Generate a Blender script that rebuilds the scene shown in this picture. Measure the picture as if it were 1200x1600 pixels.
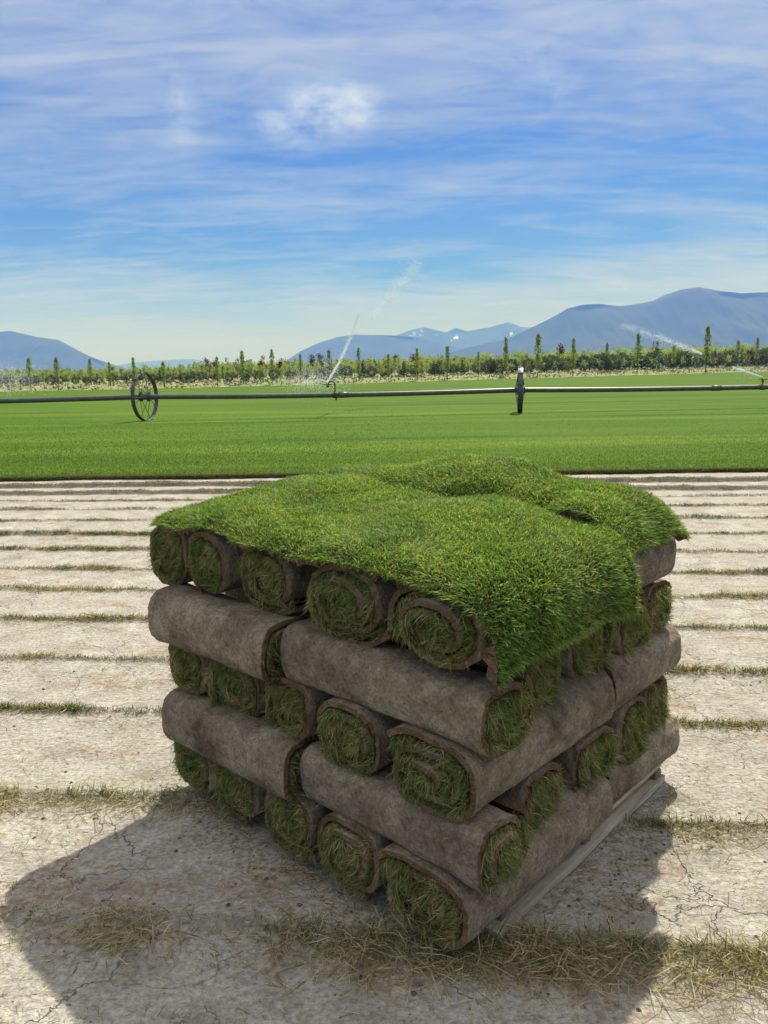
import bpy, math, random
import numpy as np
from mathutils import Vector, Matrix, Euler

for o in list(bpy.data.objects):
    bpy.data.objects.remove(o)
scene = bpy.context.scene
COL = scene.collection
rng = np.random.default_rng(7)
random.seed(7)
R_ = math.radians

# ------------------------------------------------------------------ camera
CAM_H = 1.45
PITCH, ROLL = R_(10.4), R_(0.9)
cam_d = bpy.data.cameras.new('camera')
cam = bpy.data.objects.new('camera', cam_d)
COL.objects.link(cam)
scene.camera = cam
cam_d.sensor_fit = 'HORIZONTAL'
cam_d.sensor_width = 36.0
cam_d.lens = 36.0
cam_d.clip_start = 0.05
cam_d.clip_end = 200000
_f = Vector((0, math.cos(PITCH), -math.sin(PITCH)))
_r0 = Vector((1, 0, 0)); _u0 = _r0.cross(_f)
_r = _r0 * math.cos(ROLL) - _u0 * math.sin(ROLL)
_u = _u0 * math.cos(ROLL) + _r0 * math.sin(ROLL)
M = Matrix(((_r.x, _u.x, -_f.x, 0), (_r.y, _u.y, -_f.y, 0), (_r.z, _u.z, -_f.z, CAM_H), (0, 0, 0, 1)))
cam.matrix_world = M

def ray(px, py):
    return _f + _r * ((px - 600) / 1200) + _u * ((800 - py) / 1200)
def at_depth(px, py, Y):
    """world point on the photo ray at forward distance Y."""
    v = ray(px, py); t = Y / v.y
    return Vector((v.x * t, Y, CAM_H + v.z * t))
def at_z(px, py, z):
    v = ray(px, py); t = (z - CAM_H) / v.z
    return Vector((v.x * t, v.y * t, z))

# ------------------------------------------------------------------ light
SUN_EL, SUN_AZ = R_(50), R_(21)          # azimuth clockwise from +Y
sdir = Vector((math.sin(SUN_AZ) * math.cos(SUN_EL), math.cos(SUN_AZ) * math.cos(SUN_EL), math.sin(SUN_EL)))
sun_d = bpy.data.lights.new('sun', 'SUN')
sun_d.energy = 5.0
sun_d.angle = R_(0.6)
sun_d.color = (1.0, 0.975, 0.935)
sun = bpy.data.objects.new('sun', sun_d)
sun.rotation_euler = sdir.to_track_quat('Z', 'Y').to_euler()
sun.location = (0, 0, 30)
COL.objects.link(sun)

vs = scene.view_settings
vs.view_transform = 'Standard'
vs.look = 'None'
vs.gamma = 1
vs.exposure = 0.40
scene.render.engine = 'CYCLES'
try:
    scene.cycles.use_denoising = True
    scene.cycles.denoiser = 'OPENIMAGEDENOISE'
    scene.cycles.max_bounces = 6
    scene.cycles.transparent_max_bounces = 12
    scene.cycles.volume_bounces = 0
    scene.cycles.sample_clamp_indirect = 6
except Exception:
    pass

# ------------------------------------------------------------------ node helpers
class NT:
    def __init__(self, tree):
        self.t = tree; self.n = tree.nodes; self.l = tree.links
    def add(self, typ, ins=None, **props):
        nd = self.n.new(typ)
        for k, v in props.items():
            setattr(nd, k, v)
        if ins:
            for k, v in ins.items():
                self.set(nd, k, v)
        return nd
    def set(self, nd, k, v):
        s = nd.inputs[k]
        if isinstance(v, bpy.types.NodeSocket):
            self.l.new(v, s)
        elif isinstance(v, bpy.types.Node):
            self.l.new(v.outputs[0], s)
        else:
            try:
                s.default_value = v
            except Exception:
                s.default_value = (*v, 1) if hasattr(v, '__len__') and len(v) == 3 else v
    def math(self, op, a, b=None, c=None, clamp=False):
        nd = self.n.new('ShaderNodeMath'); nd.operation = op; nd.use_clamp = clamp
        self.set(nd, 0, a)
        if b is not None: self.set(nd, 1, b)
        if c is not None: self.set(nd, 2, c)
        return nd.outputs[0]
    def vmath(self, op, a, b=None):
        nd = self.n.new('ShaderNodeVectorMath'); nd.operation = op
        self.set(nd, 0, a)
        if b is not None: self.set(nd, 1, b)
        return nd.outputs['Value'] if op in ('LENGTH', 'DISTANCE', 'DOT_PRODUCT') else nd.outputs[0]
    def ramp(self, fac, stops, interp='LINEAR'):
        nd = self.n.new('ShaderNodeValToRGB'); cr = nd.color_ramp; cr.interpolation = interp
        while len(cr.elements) < len(stops): cr.elements.new(0.5)
        for e, (p, c) in zip(cr.elements, stops):
            e.position = p
            e.color = (c, c, c, 1) if not hasattr(c, '__len__') else (*c, 1)
        self.set(nd, 0, fac)
        return nd.outputs[0]
    def mix(self, fac, a, b, blend='MIX'):
        nd = self.n.new('ShaderNodeMix'); nd.data_type = 'RGBA'; nd.blend_type = blend
        self.set(nd, 0, fac)
        for idx, v in ((6, a), (7, b)):
            s = nd.inputs[idx]
            if isinstance(v, bpy.types.NodeSocket): self.l.new(v, s)
            else: s.default_value = (*v, 1) if len(v) == 3 else v
        return nd.outputs[2]
    def noise(self, vec, scale, detail=4, rough=0.55, dist=0.0, out=0):
        nd = self.add('ShaderNodeTexNoise', {'Scale': scale, 'Detail': detail, 'Roughness': rough, 'Distortion': dist})
        if vec is not None: self.set(nd, 'Vector', vec)
        return nd.outputs[out]
    def mapping(self, vec, scale=(1, 1, 1), rot=(0, 0, 0), loc=(0, 0, 0)):
        nd = self.add('ShaderNodeMapping', {'Vector': vec, 'Scale': scale, 'Rotation': rot, 'Location': loc})
        return nd.outputs[0]

# ------------------------------------------------------------------ sky
world = bpy.data.worlds.new('World')
scene.world = world
world.use_nodes = True
w = NT(world.node_tree)
w.n.clear()
sky = w.add('ShaderNodeTexSky', sky_type='NISHITA', sun_disc=False, sun_elevation=SUN_EL, sun_rotation=SUN_AZ,
            altitude=900, air_density=1.0, dust_density=0.4, ozone_density=1.6)
tc = w.add('ShaderNodeTexCoord')
d = tc.outputs['Generated']
sep = w.add('ShaderNodeSeparateXYZ', {0: d})
dz = sep.outputs[2]
den = w.math('ADD', w.math('MAXIMUM', dz, 0.0), 0.13)
px_ = w.math('DIVIDE', sep.outputs[0], den)
py_ = w.math('DIVIDE', sep.outputs[1], den)
plane = w.add('ShaderNodeCombineXYZ', {0: px_, 1: py_, 2: 0.0}).outputs[0]
pst = w.mapping(plane, scale=(0.55, 1.5, 1), rot=(0, 0, R_(-10)))
n1 = w.noise(pst, 1.3, 6, 0.6, 0.6)
pst2 = w.mapping(plane, scale=(0.6, 2.3, 1), rot=(0, 0, R_(-14)), loc=(3.1, 1.7, 0))
n2 = w.noise(pst2, 1.6, 8, 0.62, 0.9)
pst3 = w.mapping(plane, scale=(1.2, 2.2, 1), rot=(0, 0, R_(24)), loc=(7.3, 4.2, 0))
n3 = w.noise(pst3, 3.0, 8, 0.66, 1.4)
veil = w.ramp(dz, [(0.0, 0.95), (0.04, 0.88), (0.09, 0.55), (0.125, 0.20), (0.175, 0.08), (0.235, 0.28), (0.29, 0.52), (0.40, 0.66), (0.75, 0.88)])  # last stop: unseen overhead cover, added to whiten the fill light
nn = w.math('ADD', w.math('MULTIPLY', n1, 0.55), w.math('ADD', w.math('MULTIPLY', n2, 0.75), w.math('MULTIPLY', n3, 0.35)))
dev = w.math('MULTIPLY', w.math('SUBTRACT', nn, 0.83), 3.3)
# streaks weigh less right at the horizon
amp = w.ramp(dz, [(0.0, 0.10), (0.06, 0.45), (0.12, 0.75), (0.3, 0.75), (1.0, 0.5)])
side = w.math('MULTIPLY', w.math('MULTIPLY_ADD', sep.outputs[0], 1.5, 0.2, clamp=True), w.ramp(dz, [(0.03, 0.0), (0.10, 0.42), (0.155, 0.30), (0.205, 0.0)]))
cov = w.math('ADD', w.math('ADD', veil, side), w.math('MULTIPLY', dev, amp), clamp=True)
def puff(c, sc, rot, thr, gain):
    q = w.vmath('SUBTRACT', d, c)
    q = w.mapping(q, scale=sc, rot=rot)
    g = w.ramp(w.vmath('LENGTH', q), [(0.0, 1.0), (0.3, 0.75), (1.0, 0.0)], 'EASE')
    nz = w.noise(w.mapping(d, scale=(1, 1, 1.4), loc=(.37, .1, .73)), 15, 9, 0.66, 0.35)
    nz = w.math('MULTIPLY', w.math('SUBTRACT', w.math('MULTIPLY_ADD', g, 0.16, nz), thr + .05), 2.4, clamp=True)
    return w.math('MULTIPLY', w.math('MULTIPLY', g, nz), gain, clamp=True)
p1 = puff((-0.052, 0.95, 0.300), (12, 12, 23), (0, R_(12), 0), 0.42, 1.1)
p2 = puff((-0.105, 0.95, 0.277), (15, 10, 28), (0, 0, 0), 0.43, 0.7)
p3 = puff((-0.220, 0.93, 0.298), (32, 10, 15), (0, R_(12), 0), 0.42, 0.6)
p4 = puff((0.19, 0.92, 0.325), (16, 10, 18), (0, R_(40), 0), 0.50, 0.45)
puffs = w.math('MAXIMUM', w.math('MAXIMUM', p1, p2), w.math('MAXIMUM', p3, p4))
blue = w.mix(1.0, sky.outputs[0], (0.22, 0.42, 0.86), 'MULTIPLY')
cloudcol = w.ramp(dz, [(0.0, (4.1, 4.75, 8.0)), (0.10, (4.2, 5.1, 7.4)), (0.28, (3.3, 4.0, 5.9)), (0.42, (4.2, 4.8, 6.4)), (0.6, (9.5, 9.4, 9.5))])  # last stop: unseen overhead cloud, brightened to lift the shaded sides
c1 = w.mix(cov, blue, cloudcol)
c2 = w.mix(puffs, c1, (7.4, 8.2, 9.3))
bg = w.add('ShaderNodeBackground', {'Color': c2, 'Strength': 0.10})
wo = w.add('ShaderNodeOutputWorld')
w.l.new(bg.outputs[0], wo.inputs[0])

# ------------------------------------------------------------------ mesh helpers
def fbm(x, y, seed=0, octaves=4, f0=1.0, gain=0.5):
    """cheap smooth noise, about -1..1, from sums of rotated sines."""
    r = np.random.default_rng(1000 + seed)
    out = np.zeros(np.broadcast(x, y).shape); a = 1.0; f = f0; tot = 0
    for _ in range(octaves):
        for _k in range(3):
            th = r.uniform(0, 2 * np.pi); ff = f * r.uniform(0.7, 1.4)
            out += a * np.sin((x * np.cos(th) + y * np.sin(th)) * ff * 2 * np.pi + r.uniform(0, 6.28)) / 3 * 1.4
        tot += a; a *= gain; f *= 2.1
    return out / tot

def mesh_np(name, verts, loops, starts, totals, mats, mat_idx=None, smooth=False, attrs=None, parent=None):
    me = bpy.data.meshes.new(name)
    verts = np.asarray(verts, np.float32)
    me.vertices.add(len(verts)); me.vertices.foreach_set('co', verts.ravel())
    me.loops.add(len(loops)); me.loops.foreach_set('vertex_index', np.asarray(loops, np.int32))
    me.polygons.add(len(starts)); me.polygons.foreach_set('loop_start', np.asarray(starts, np.int32))
    try: me.polygons.foreach_set('loop_total', np.asarray(totals, np.int32))
    except Exception: pass
    if mat_idx is not None: me.polygons.foreach_set('material_index', np.asarray(mat_idx, np.int32))
    me.polygons.foreach_set('use_smooth', np.full(len(starts), smooth, bool) if not hasattr(smooth, '__len__') else smooth)
    for k, v in (attrs or {}).items():
        a = me.attributes.new(k, 'FLOAT', 'POINT'); a.data.foreach_set('value', np.asarray(v, np.float32))
    me.update(calc_edges=True)
    for m in (mats if isinstance(mats, (list, tuple)) else [mats]): me.materials.append(m)
    o = bpy.data.objects.new(name, me); COL.objects.link(o)
    if parent is not None: o.parent = parent
    return o

class MB:
    """collects polygons; build() links ONE mesh object."""
    def __init__(self): self.v = []; self.f = []; self.mi = []
    def poly(self, pts, faces, mi=0):
        b = len(self.v); self.v += [tuple(p) for p in pts]
        self.f += [tuple(i + b for i in fc) for fc in faces]; self.mi += [mi] * len(faces)
    def box(self, c, s, rot=None, mi=0, bevel=0.0, jit=0.0):
        x, y, z = s[0] / 2, s[1] / 2, s[2] / 2
        if bevel <= 0:
            P = [Vector((sx * x, sy * y, sz * z)) for sx in (-1, 1) for sy in (-1, 1) for sz in (-1, 1)]
            F = [(0, 1, 3, 2), (4, 6, 7, 5), (0, 4, 5, 1), (2, 3, 7, 6), (0, 2, 6, 4), (1, 5, 7, 3)]
        else:
            import bmesh
            bm = bmesh.new(); bmesh.ops.create_cube(bm, size=1)
            for q in bm.verts: q.co = Vector((q.co.x * s[0], q.co.y * s[1], q.co.z * s[2]))
            bmesh.ops.bevel(bm, geom=bm.edges[:], offset=bevel, segments=1, affect='EDGES')
            bm.verts.index_update()
            P = [q.co.copy() for q in bm.verts]; F = [tuple(q.index for q in fc.verts) for fc in bm.faces]; bm.free()
        if jit: P = [p + Vector([random.uniform(-jit, jit) for _ in range(3)]) for p in P]
        if rot is not None: P = [rot @ p for p in P]
        self.poly([p + Vector(c) for p in P], F, mi)
    def tube(self, pts, rad, n=8, mi=0, cap=True):
        pts = [Vector(p) for p in pts]
        if not hasattr(rad, '__len__'): rad = [rad] * len(pts)
        rings = []
        for i, p in enumerate(pts):
            t = (pts[min(i + 1, len(pts) - 1)] - pts[max(i - 1, 0)]).normalized()
            a = t.orthogonal().normalized() if i == 0 else (a - t * a.dot(t)).normalized()
            b = t.cross(a)
            rings += [p + (a * math.cos(2 * math.pi * k / n) + b * math.sin(2 * math.pi * k / n)) * rad[i] for k in range(n)]
        F = []
        for i in range(len(pts) - 1):
            for k in range(n):
                k2 = (k + 1) % n
                F.append((i * n + k, i * n + k2, (i + 1) * n + k2, (i + 1) * n + k))
        if cap:
            F.append(tuple(range(n - 1, -1, -1))); F.append(tuple((len(pts) - 1) * n + k for k in range(n)))
        self.poly(rings, F, mi)
    def build(self, name, mats, parent=None, smooth=False):
        loops = [i for f in self.f for i in f]
        tot = [len(f) for f in self.f]; st = np.concatenate([[0], np.cumsum(tot)[:-1]])
        return mesh_np(name, np.array(self.v), loops, st, tot, mats, self.mi, smooth, None, parent)

def blades(roots, dirs, length, width, droop, tint, dry, side=None):
    """arrays for curved two-piece grass blades. droop: added bend vector at the tip (N,3)."""
    n = len(roots)
    dirs = dirs / (np.linalg.norm(dirs, axis=1, keepdims=True) + 1e-9)
    rnd = rng.normal(size=(n, 3))
    sd = np.cross(dirs, rnd); sd /= (np.linalg.norm(sd, axis=1, keepdims=True) + 1e-9)
    L = length[:, None]; W = width[:, None] * 0.5
    mid = roots + dirs * L * 0.55 + droop * L * 0.25
    tip = roots + dirs * L * 0.92 + droop * L
    V = np.stack([roots - sd * W, roots + sd * W, mid - sd * W * 0.85, mid + sd * W * 0.85, tip], 1).reshape(-1, 3)
    b = (np.arange(n) * 5)[:, None]
    loops = np.concatenate([b + 0, b + 1, b + 3, b + 2, b + 2, b + 3, b + 4], 1).ravel()
    st = (np.arange(n) * 7)[:, None] + np.array([[0, 4]])
    tot = np.tile([4, 3], n)
    T = np.repeat(tint, 5); D = np.repeat(dry, 5)
    H = np.tile([0, 0, 0.55, 0.55, 1.0], n)
    return V, loops, st.ravel(), tot, {'tint': T, 'dry': D, 'tall': H}

def blades_obj(name, parts, mat, parent=None):
    """parts: list of blade array tuples, joined to one mesh."""
    V, Lp, S, T = [], [], [], []; A = {'tint': [], 'dry': [], 'tall': []}; vo = lo = 0
    for v, l, s, t, a in parts:
        V.append(v); Lp.append(l + vo); S.append(s + lo); T.append(t)
        for k in A: A[k].append(a[k])
        vo += len(v); lo += len(l)
    return mesh_np(name, np.concatenate(V), np.concatenate(Lp), np.concatenate(S), np.concatenate(T), mat, None, False,
                   {k: np.concatenate(x) for k, x in A.items()}, parent)

def grid_obj(name, P, mat, smooth=True, parent=None, attrs=None):
    """P: (ny, nx, 3) grid."""
    ny, nx = P.shape[:2]
    i = np.arange(ny - 1)[:, None] * nx + np.arange(nx - 1)[None, :]
    q = np.stack([i, i + 1, i + nx + 1, i + nx], -1).reshape(-1, 4)
    return mesh_np(name, P.reshape(-1, 3), q.ravel(), np.arange(len(q)) * 4, np.full(len(q), 4), mat, None, smooth, attrs, parent)

def empty(name, loc=(0, 0, 0), rz=0.0):
    o = bpy.data.objects.new(name, None); o.location = loc; o.rotation_euler = (0, 0, rz)
    o.empty_display_size = 0.1; COL.objects.link(o); return o
def tag(o, label=None, cat=None, group=None, kind=None):
    if label: o['label'] = label
    if cat: o['category'] = cat
    if group: o['group'] = group
    if kind: o['kind'] = kind
    return o
def copy_tree(o, parent=None):
    c = o.copy(); COL.objects.link(c)
    if parent is not None: c.parent = parent
    for ch in list(o.children): copy_tree(ch, c)
    return c

# ------------------------------------------------------------------ materials
def new_mat(name):
    m = bpy.data.materials.new(name); m.use_nodes = True
    t = NT(m.node_tree); t.n.clear()
    out = t.add('ShaderNodeOutputMaterial')
    return m, t, out
def principled(t, out, **k):
    b = t.add('ShaderNodeBsdfPrincipled')
    for kk, v in k.items(): t.set(b, kk.replace('_', ' '), v)
    t.l.new(b.outputs[0], out.inputs[0]); return b

def grass_mat(name, greens, drycols, base, transl=0.45, base_lo=0.0, base_hi=0.45):
    m, t, out = new_mat(name)
    at = lambda n: t.add('ShaderNodeAttribute', attribute_name=n).outputs['Fac']
    g = t.ramp(at('tint'), [(i / (len(greens) - 1), c) for i, c in enumerate(greens)])
    dr = t.ramp(at('tint'), [(i / (len(drycols) - 1), c) for i, c in enumerate(drycols)])
    c = t.mix(at('dry'), g, dr)
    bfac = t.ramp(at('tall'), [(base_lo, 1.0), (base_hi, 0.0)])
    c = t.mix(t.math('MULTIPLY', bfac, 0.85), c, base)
    di = t.add('ShaderNodeBsdfPrincipled', {'Base Color': c, 'Roughness': 0.5, 'Specular IOR Level': 0.28})
    c_t = t.mix(1.0, c, (1.25, 1.35, 0.55), 'MULTIPLY')
    tr = t.add('ShaderNodeBsdfTranslucent', {'Color': c_t})
    mx = t.add('ShaderNodeMixShader', {0: transl, 1: di.outputs[0], 2: tr.outputs[0]})
    t.l.new(mx.outputs[0], out.inputs[0])
    return m
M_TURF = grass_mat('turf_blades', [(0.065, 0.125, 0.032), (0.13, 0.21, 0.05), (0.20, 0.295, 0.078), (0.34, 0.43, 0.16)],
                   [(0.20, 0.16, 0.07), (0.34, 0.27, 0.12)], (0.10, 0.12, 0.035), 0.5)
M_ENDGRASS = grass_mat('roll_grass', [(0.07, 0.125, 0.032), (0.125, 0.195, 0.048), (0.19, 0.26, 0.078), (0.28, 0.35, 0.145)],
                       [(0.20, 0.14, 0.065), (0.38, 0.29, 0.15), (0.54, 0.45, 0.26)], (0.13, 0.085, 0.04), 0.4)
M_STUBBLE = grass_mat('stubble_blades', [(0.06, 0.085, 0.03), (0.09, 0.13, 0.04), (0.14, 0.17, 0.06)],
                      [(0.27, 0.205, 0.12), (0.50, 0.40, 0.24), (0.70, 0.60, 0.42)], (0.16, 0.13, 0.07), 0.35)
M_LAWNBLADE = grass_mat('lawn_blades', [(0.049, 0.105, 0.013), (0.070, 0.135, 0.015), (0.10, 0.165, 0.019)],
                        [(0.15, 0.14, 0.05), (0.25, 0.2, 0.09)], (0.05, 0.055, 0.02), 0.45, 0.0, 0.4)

def soil_mat():
    m, t, out = new_mat('dry_soil')
    tc = t.add('ShaderNodeTexCoord').outputs['Object']
    big = t.noise(tc, 0.9, 5, 0.6, 0.4)
    mid = t.noise(tc, 5.5, 6, 0.65, 0.3)
    fine = t.noise(tc, 60, 6, 0.7)
    c = t.ramp(mid, [(0.25, (0.25, 0.228, 0.193)), (0.5, (0.395, 0.37, 0.325)), (0.75, (0.52, 0.495, 0.445))])
    c = t.mix(t.ramp(big, [(0.35, 0.0), (0.7, 0.5)]), c, (0.33, 0.305, 0.262))
    # rusty litter patches
    rp = t.noise(t.mapping(tc, scale=(1.0, 1.9, 1), loc=(4.0, 2.2, 0)), 2.1, 5, 0.6, 0.5)
    rf = t.noise(tc, 34, 4, 0.7)
    rust = t.math('MULTIPLY', t.ramp(rp, [(0.54, 0.0), (0.65, 1.0)]), t.ramp(rf, [(0.38, 0.0), (0.6, 1.0)]))
    c = t.mix(t.math('MULTIPLY', rust, 0.75), c, (0.26, 0.15, 0.075))
    # fine dark root threads
    thr = t.noise(t.mapping(tc, scale=(1.0, 2.6, 1), rot=(0, 0, 0.5)), 26, 5, 0.6, 2.2)
    line = t.ramp(t.math('ABSOLUTE', t.math('SUBTRACT', thr, 0.5)), [(0.0, 1.0), (0.022, 0.0)])
    gate = t.ramp(t.noise(tc, 3.3, 3), [(0.40, 0.0), (0.62, 1.0)])
    c = t.mix(t.math('MULTIPLY', t.math('MULTIPLY', line, gate), 0.8), c, (0.14, 0.11, 0.08))
    sp = t.ramp(fine, [(0.30, 0.58), (0.50, 0.97), (0.72, 1.38)])
    c = t.mix(1.0, c, sp, 'MULTIPLY')
    # cracks
    warp = t.add('ShaderNodeVectorMath', operation='ADD')
    t.set(warp, 0, tc)
    wn = t.add('ShaderNodeVectorMath', {0: t.noise(tc, 3.0, 5, 0.65, 0, 1), 3: 0.35}, operation='SCALE')
    t.l.new(wn.outputs[0], warp.inputs[1])
    vo = t.add('ShaderNodeTexVoronoi', {'Vector': warp.outputs[0], 'Scale': 3.1}, feature='DISTANCE_TO_EDGE')
    cm = t.ramp(t.noise(tc, 1.7, 2), [(0.50, 0.0), (0.62, 0.8)])
    crack = t.math('MULTIPLY', t.ramp(vo.outputs[0], [(0.0, 1.0), (0.005, 0.5), (0.009, 0.0)]), cm)
    c = t.mix(t.math('MULTIPLY', crack, 0.36), c, (0.10, 0.08, 0.06))
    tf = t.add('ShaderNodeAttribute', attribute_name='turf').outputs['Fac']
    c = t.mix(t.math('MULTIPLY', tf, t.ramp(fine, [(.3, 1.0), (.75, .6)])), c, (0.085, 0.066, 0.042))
    hgt = t.math('ADD', t.math('MULTIPLY', mid, 0.5), t.math('MULTIPLY', fine, 0.22))
    ripple = t.noise(t.mapping(tc, scale=(1.0, 2.0, 1), rot=(0, 0, 0.4)), 22, 5, 0.6, 1.0)
    hgt = t.math('ADD', hgt, t.math('MULTIPLY', ripple, 0.5))
    hgt = t.math('SUBTRACT', hgt, t.math('MULTIPLY', crack, 0.45))
    bp = t.add('ShaderNodeBump', {'Strength': 1.0, 'Distance': 0.03, 'Height': hgt})
    principled(t, out, Base_Color=c, Roughness=0.95, Specular_IOR_Level=0.12, Normal=bp.outputs[0])
    return m
M_SOIL = soil_mat()

def sod_soil_mat(name, lo, mid, hi, rustamt=0.3):
    m, t, out = new_mat(name)
    tc = t.add('ShaderNodeTexCoord').outputs['Object']
    oi = t.add('ShaderNodeObjectInfo').outputs['Random']
    p = t.vmath('ADD', tc, t.add('ShaderNodeCombineXYZ', {0: t.math('MULTIPLY', oi, 37.0), 1: t.math('MULTIPLY', oi, 11.0), 2: 0.0}).outputs[0])
    a = t.noise(p, 7, 6, 0.62, 0.3)
    fine = t.noise(p, 110, 5, 0.7)
    c = t.ramp(a, [(0.28, lo), (0.5, mid), (0.74, hi)])
    sx = t.noise(t.mapping(p, scale=(1, 0.35, 0.35)), 14, 4, 0.6)
    c = t.mix(t.ramp(sx, [(0.5, 0.0), (0.72, rustamt)]), c, (0.12, 0.062, 0.032))
    md = t.noise(p, 38, 5, 0.7, 0.4)
    c = t.mix(1.0, c, t.ramp(md, [(0.32, 0.68), (0.5, 1.0), (0.7, 1.28)]), 'MULTIPLY')
    c = t.mix(1.0, c, t.ramp(fine, [(0.3, 0.55), (0.55, 1.0), (0.75, 1.4)]), 'MULTIPLY')
    # fine pale root hairs
    thr = t.noise(t.mapping(p, scale=(1.6, 1, 1), rot=(0.4, 0.3, 0.5)), 30, 5, 0.6, 2.0)
    ln = t.ramp(t.math('ABSOLUTE', t.math('SUBTRACT', thr, 0.5)), [(0.0, 1.0), (0.013, 0.0)])
    gt = t.ramp(t.noise(p, 9, 2), [(0.45, 0.0), (0.65, 1.0)])
    c = t.mix(t.math('MULTIPLY', t.math('MULTIPLY', ln, gt), 0.6), c, (0.40, 0.33, 0.22))
    h = t.math('ADD', t.math('ADD', t.math('MULTIPLY', a, 0.5), t.math('MULTIPLY', md, 0.6)), t.math('ADD', t.math('MULTIPLY', fine, 0.30), t.math('MULTIPLY', thr, 0.25)))
    bp = t.add('ShaderNodeBump', {'Strength': 1.0, 'Distance': 0.02, 'Height': h})
    principled(t, out, Base_Color=c, Roughness=0.95, Specular_IOR_Level=0.1, Normal=bp.outputs[0])
    return m
M_SOD = sod_soil_mat('sod_soil', (0.115, 0.085, 0.060), (0.255, 0.205, 0.150), (0.38, 0.32, 0.24))
M_SODEDGE = sod_soil_mat('sod_edge', (0.10, 0.06, 0.034), (0.165, 0.105, 0.062), (0.25, 0.185, 0.12), 0.4)
M_THATCH = sod_soil_mat('sod_thatch', (0.05, 0.045, 0.018), (0.075, 0.07, 0.028), (0.11, 0.09, 0.04), 0.3)

def lawn_mat():
    m, t, out = new_mat('mown_turf')
    tc = t.add('ShaderNodeTexCoord').outputs['Object']
    st = t.noise(t.mapping(tc, scale=(0.035, 0.55, 1), rot=(0, 0, R_(-2.5))), 1.0, 5, 0.6, 0.2)
    pat = t.noise(t.mapping(tc, scale=(0.12, 0.35, 1)), 1.0, 5, 0.6, 0.4)
    fine = t.noise(t.mapping(tc, scale=(1, 0.7, 1)), 14, 6, 0.75)
    c = t.ramp(st, [(0.36, (0.038, 0.086, 0.009)), (0.47, (0.058, 0.118, 0.011)), (0.55, (0.070, 0.130, 0.012)), (0.65, (0.110, 0.168, 0.017))])
    c = t.mix(t.ramp(pat, [(0.42, 0.0), (0.7, 0.5)]), c, (0.10, 0.148, 0.016))
    c = t.mix(1.0, c, t.ramp(fine, [(0.3, 0.76), (0.52, 1.0), (0.72, 1.18)]), 'MULTIPLY')
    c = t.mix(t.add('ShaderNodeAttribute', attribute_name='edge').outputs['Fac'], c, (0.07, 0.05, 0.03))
    bp = t.add('ShaderNodeBump', {'Strength': 0.6, 'Distance': 0.03, 'Height': fine})
    principled(t, out, Base_Color=c, Roughness=0.9, Specular_IOR_Level=0.05, Normal=bp.outputs[0])
    return m
M_LAWN = lawn_mat()

def simple_noise_mat(name, cols, scale, rough=0.9, bump=0.3, spec=0.15, metallic=0.0, stretch=(1, 1, 1), dist=0.02):
    m, t, out = new_mat(name)
    tc = t.add('ShaderNodeTexCoord').outputs['Object']
    n = t.noise(t.mapping(tc, scale=stretch), scale, 6, 0.65, 0.3)
    c = t.ramp(n, [(0.28 + 0.46 * i / (len(cols) - 1), q) for i, q in enumerate(cols)])
    bp = t.add('ShaderNodeBump', {'Strength': bump, 'Distance': dist, 'Height': n})
    principled(t, out, Base_Color=c, Roughness=rough, Specular_IOR_Level=spec, Metallic=metallic, Normal=bp.outputs[0])
    return m
M_FAR = simple_noise_mat('valley_ground', [(0.05, 0.07, 0.025), (0.09, 0.11, 0.04), (0.16, 0.15, 0.07)], 0.02)
M_WEEDS = simple_noise_mat('weedy_ground', [(0.10, 0.13, 0.04), (0.20, 0.21, 0.09), (0.34, 0.32, 0.18)], 0.5)
M_WOOD = simple_noise_mat('pallet_wood', [(0.22, 0.18, 0.13), (0.38, 0.33, 0.26), (0.54, 0.48, 0.39)], 9, 0.85, 0.4, 0.2, 0, (0.6, 5, 5), 0.006)
M_WOODDK = simple_noise_mat('stringer_wood', [(0.10, 0.065, 0.05), (0.17, 0.11, 0.09), (0.22, 0.16, 0.13)], 9, 0.85, 0.4, 0.2, 0, (3, 0.6, 3), 0.006)
M_ALU = simple_noise_mat('weathered_aluminium', [(0.06, 0.065, 0.065), (0.09, 0.095, 0.095), (0.13, 0.135, 0.135)], 6, 0.44, 0.05, 0.5, 0.6)
M_STEEL = simple_noise_mat('galvanised_steel', [(0.05, 0.052, 0.058), (0.09, 0.092, 0.10), (0.15, 0.15, 0.155)], 12, 0.5, 0.1, 0.5, 0.6)
M_BRASS = simple_noise_mat('rusty_brass', [(0.12, 0.05, 0.025), (0.22, 0.10, 0.05), (0.32, 0.2, 0.1)], 20, 0.6, 0.2, 0.4, 0.5)
M_DARKMETAL = simple_noise_mat('dark_fitting', [(0.03, 0.03, 0.035), (0.06, 0.06, 0.065)], 20, 0.5, 0.1, 0.4, 0.4)
M_BARK = simple_noise_mat('bark', [(0.07, 0.055, 0.04), (0.13, 0.11, 0.085)], 8)
M_CLOD = simple_noise_mat('clod', [(0.07, 0.055, 0.04), (0.14, 0.11, 0.085)], 30)

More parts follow.
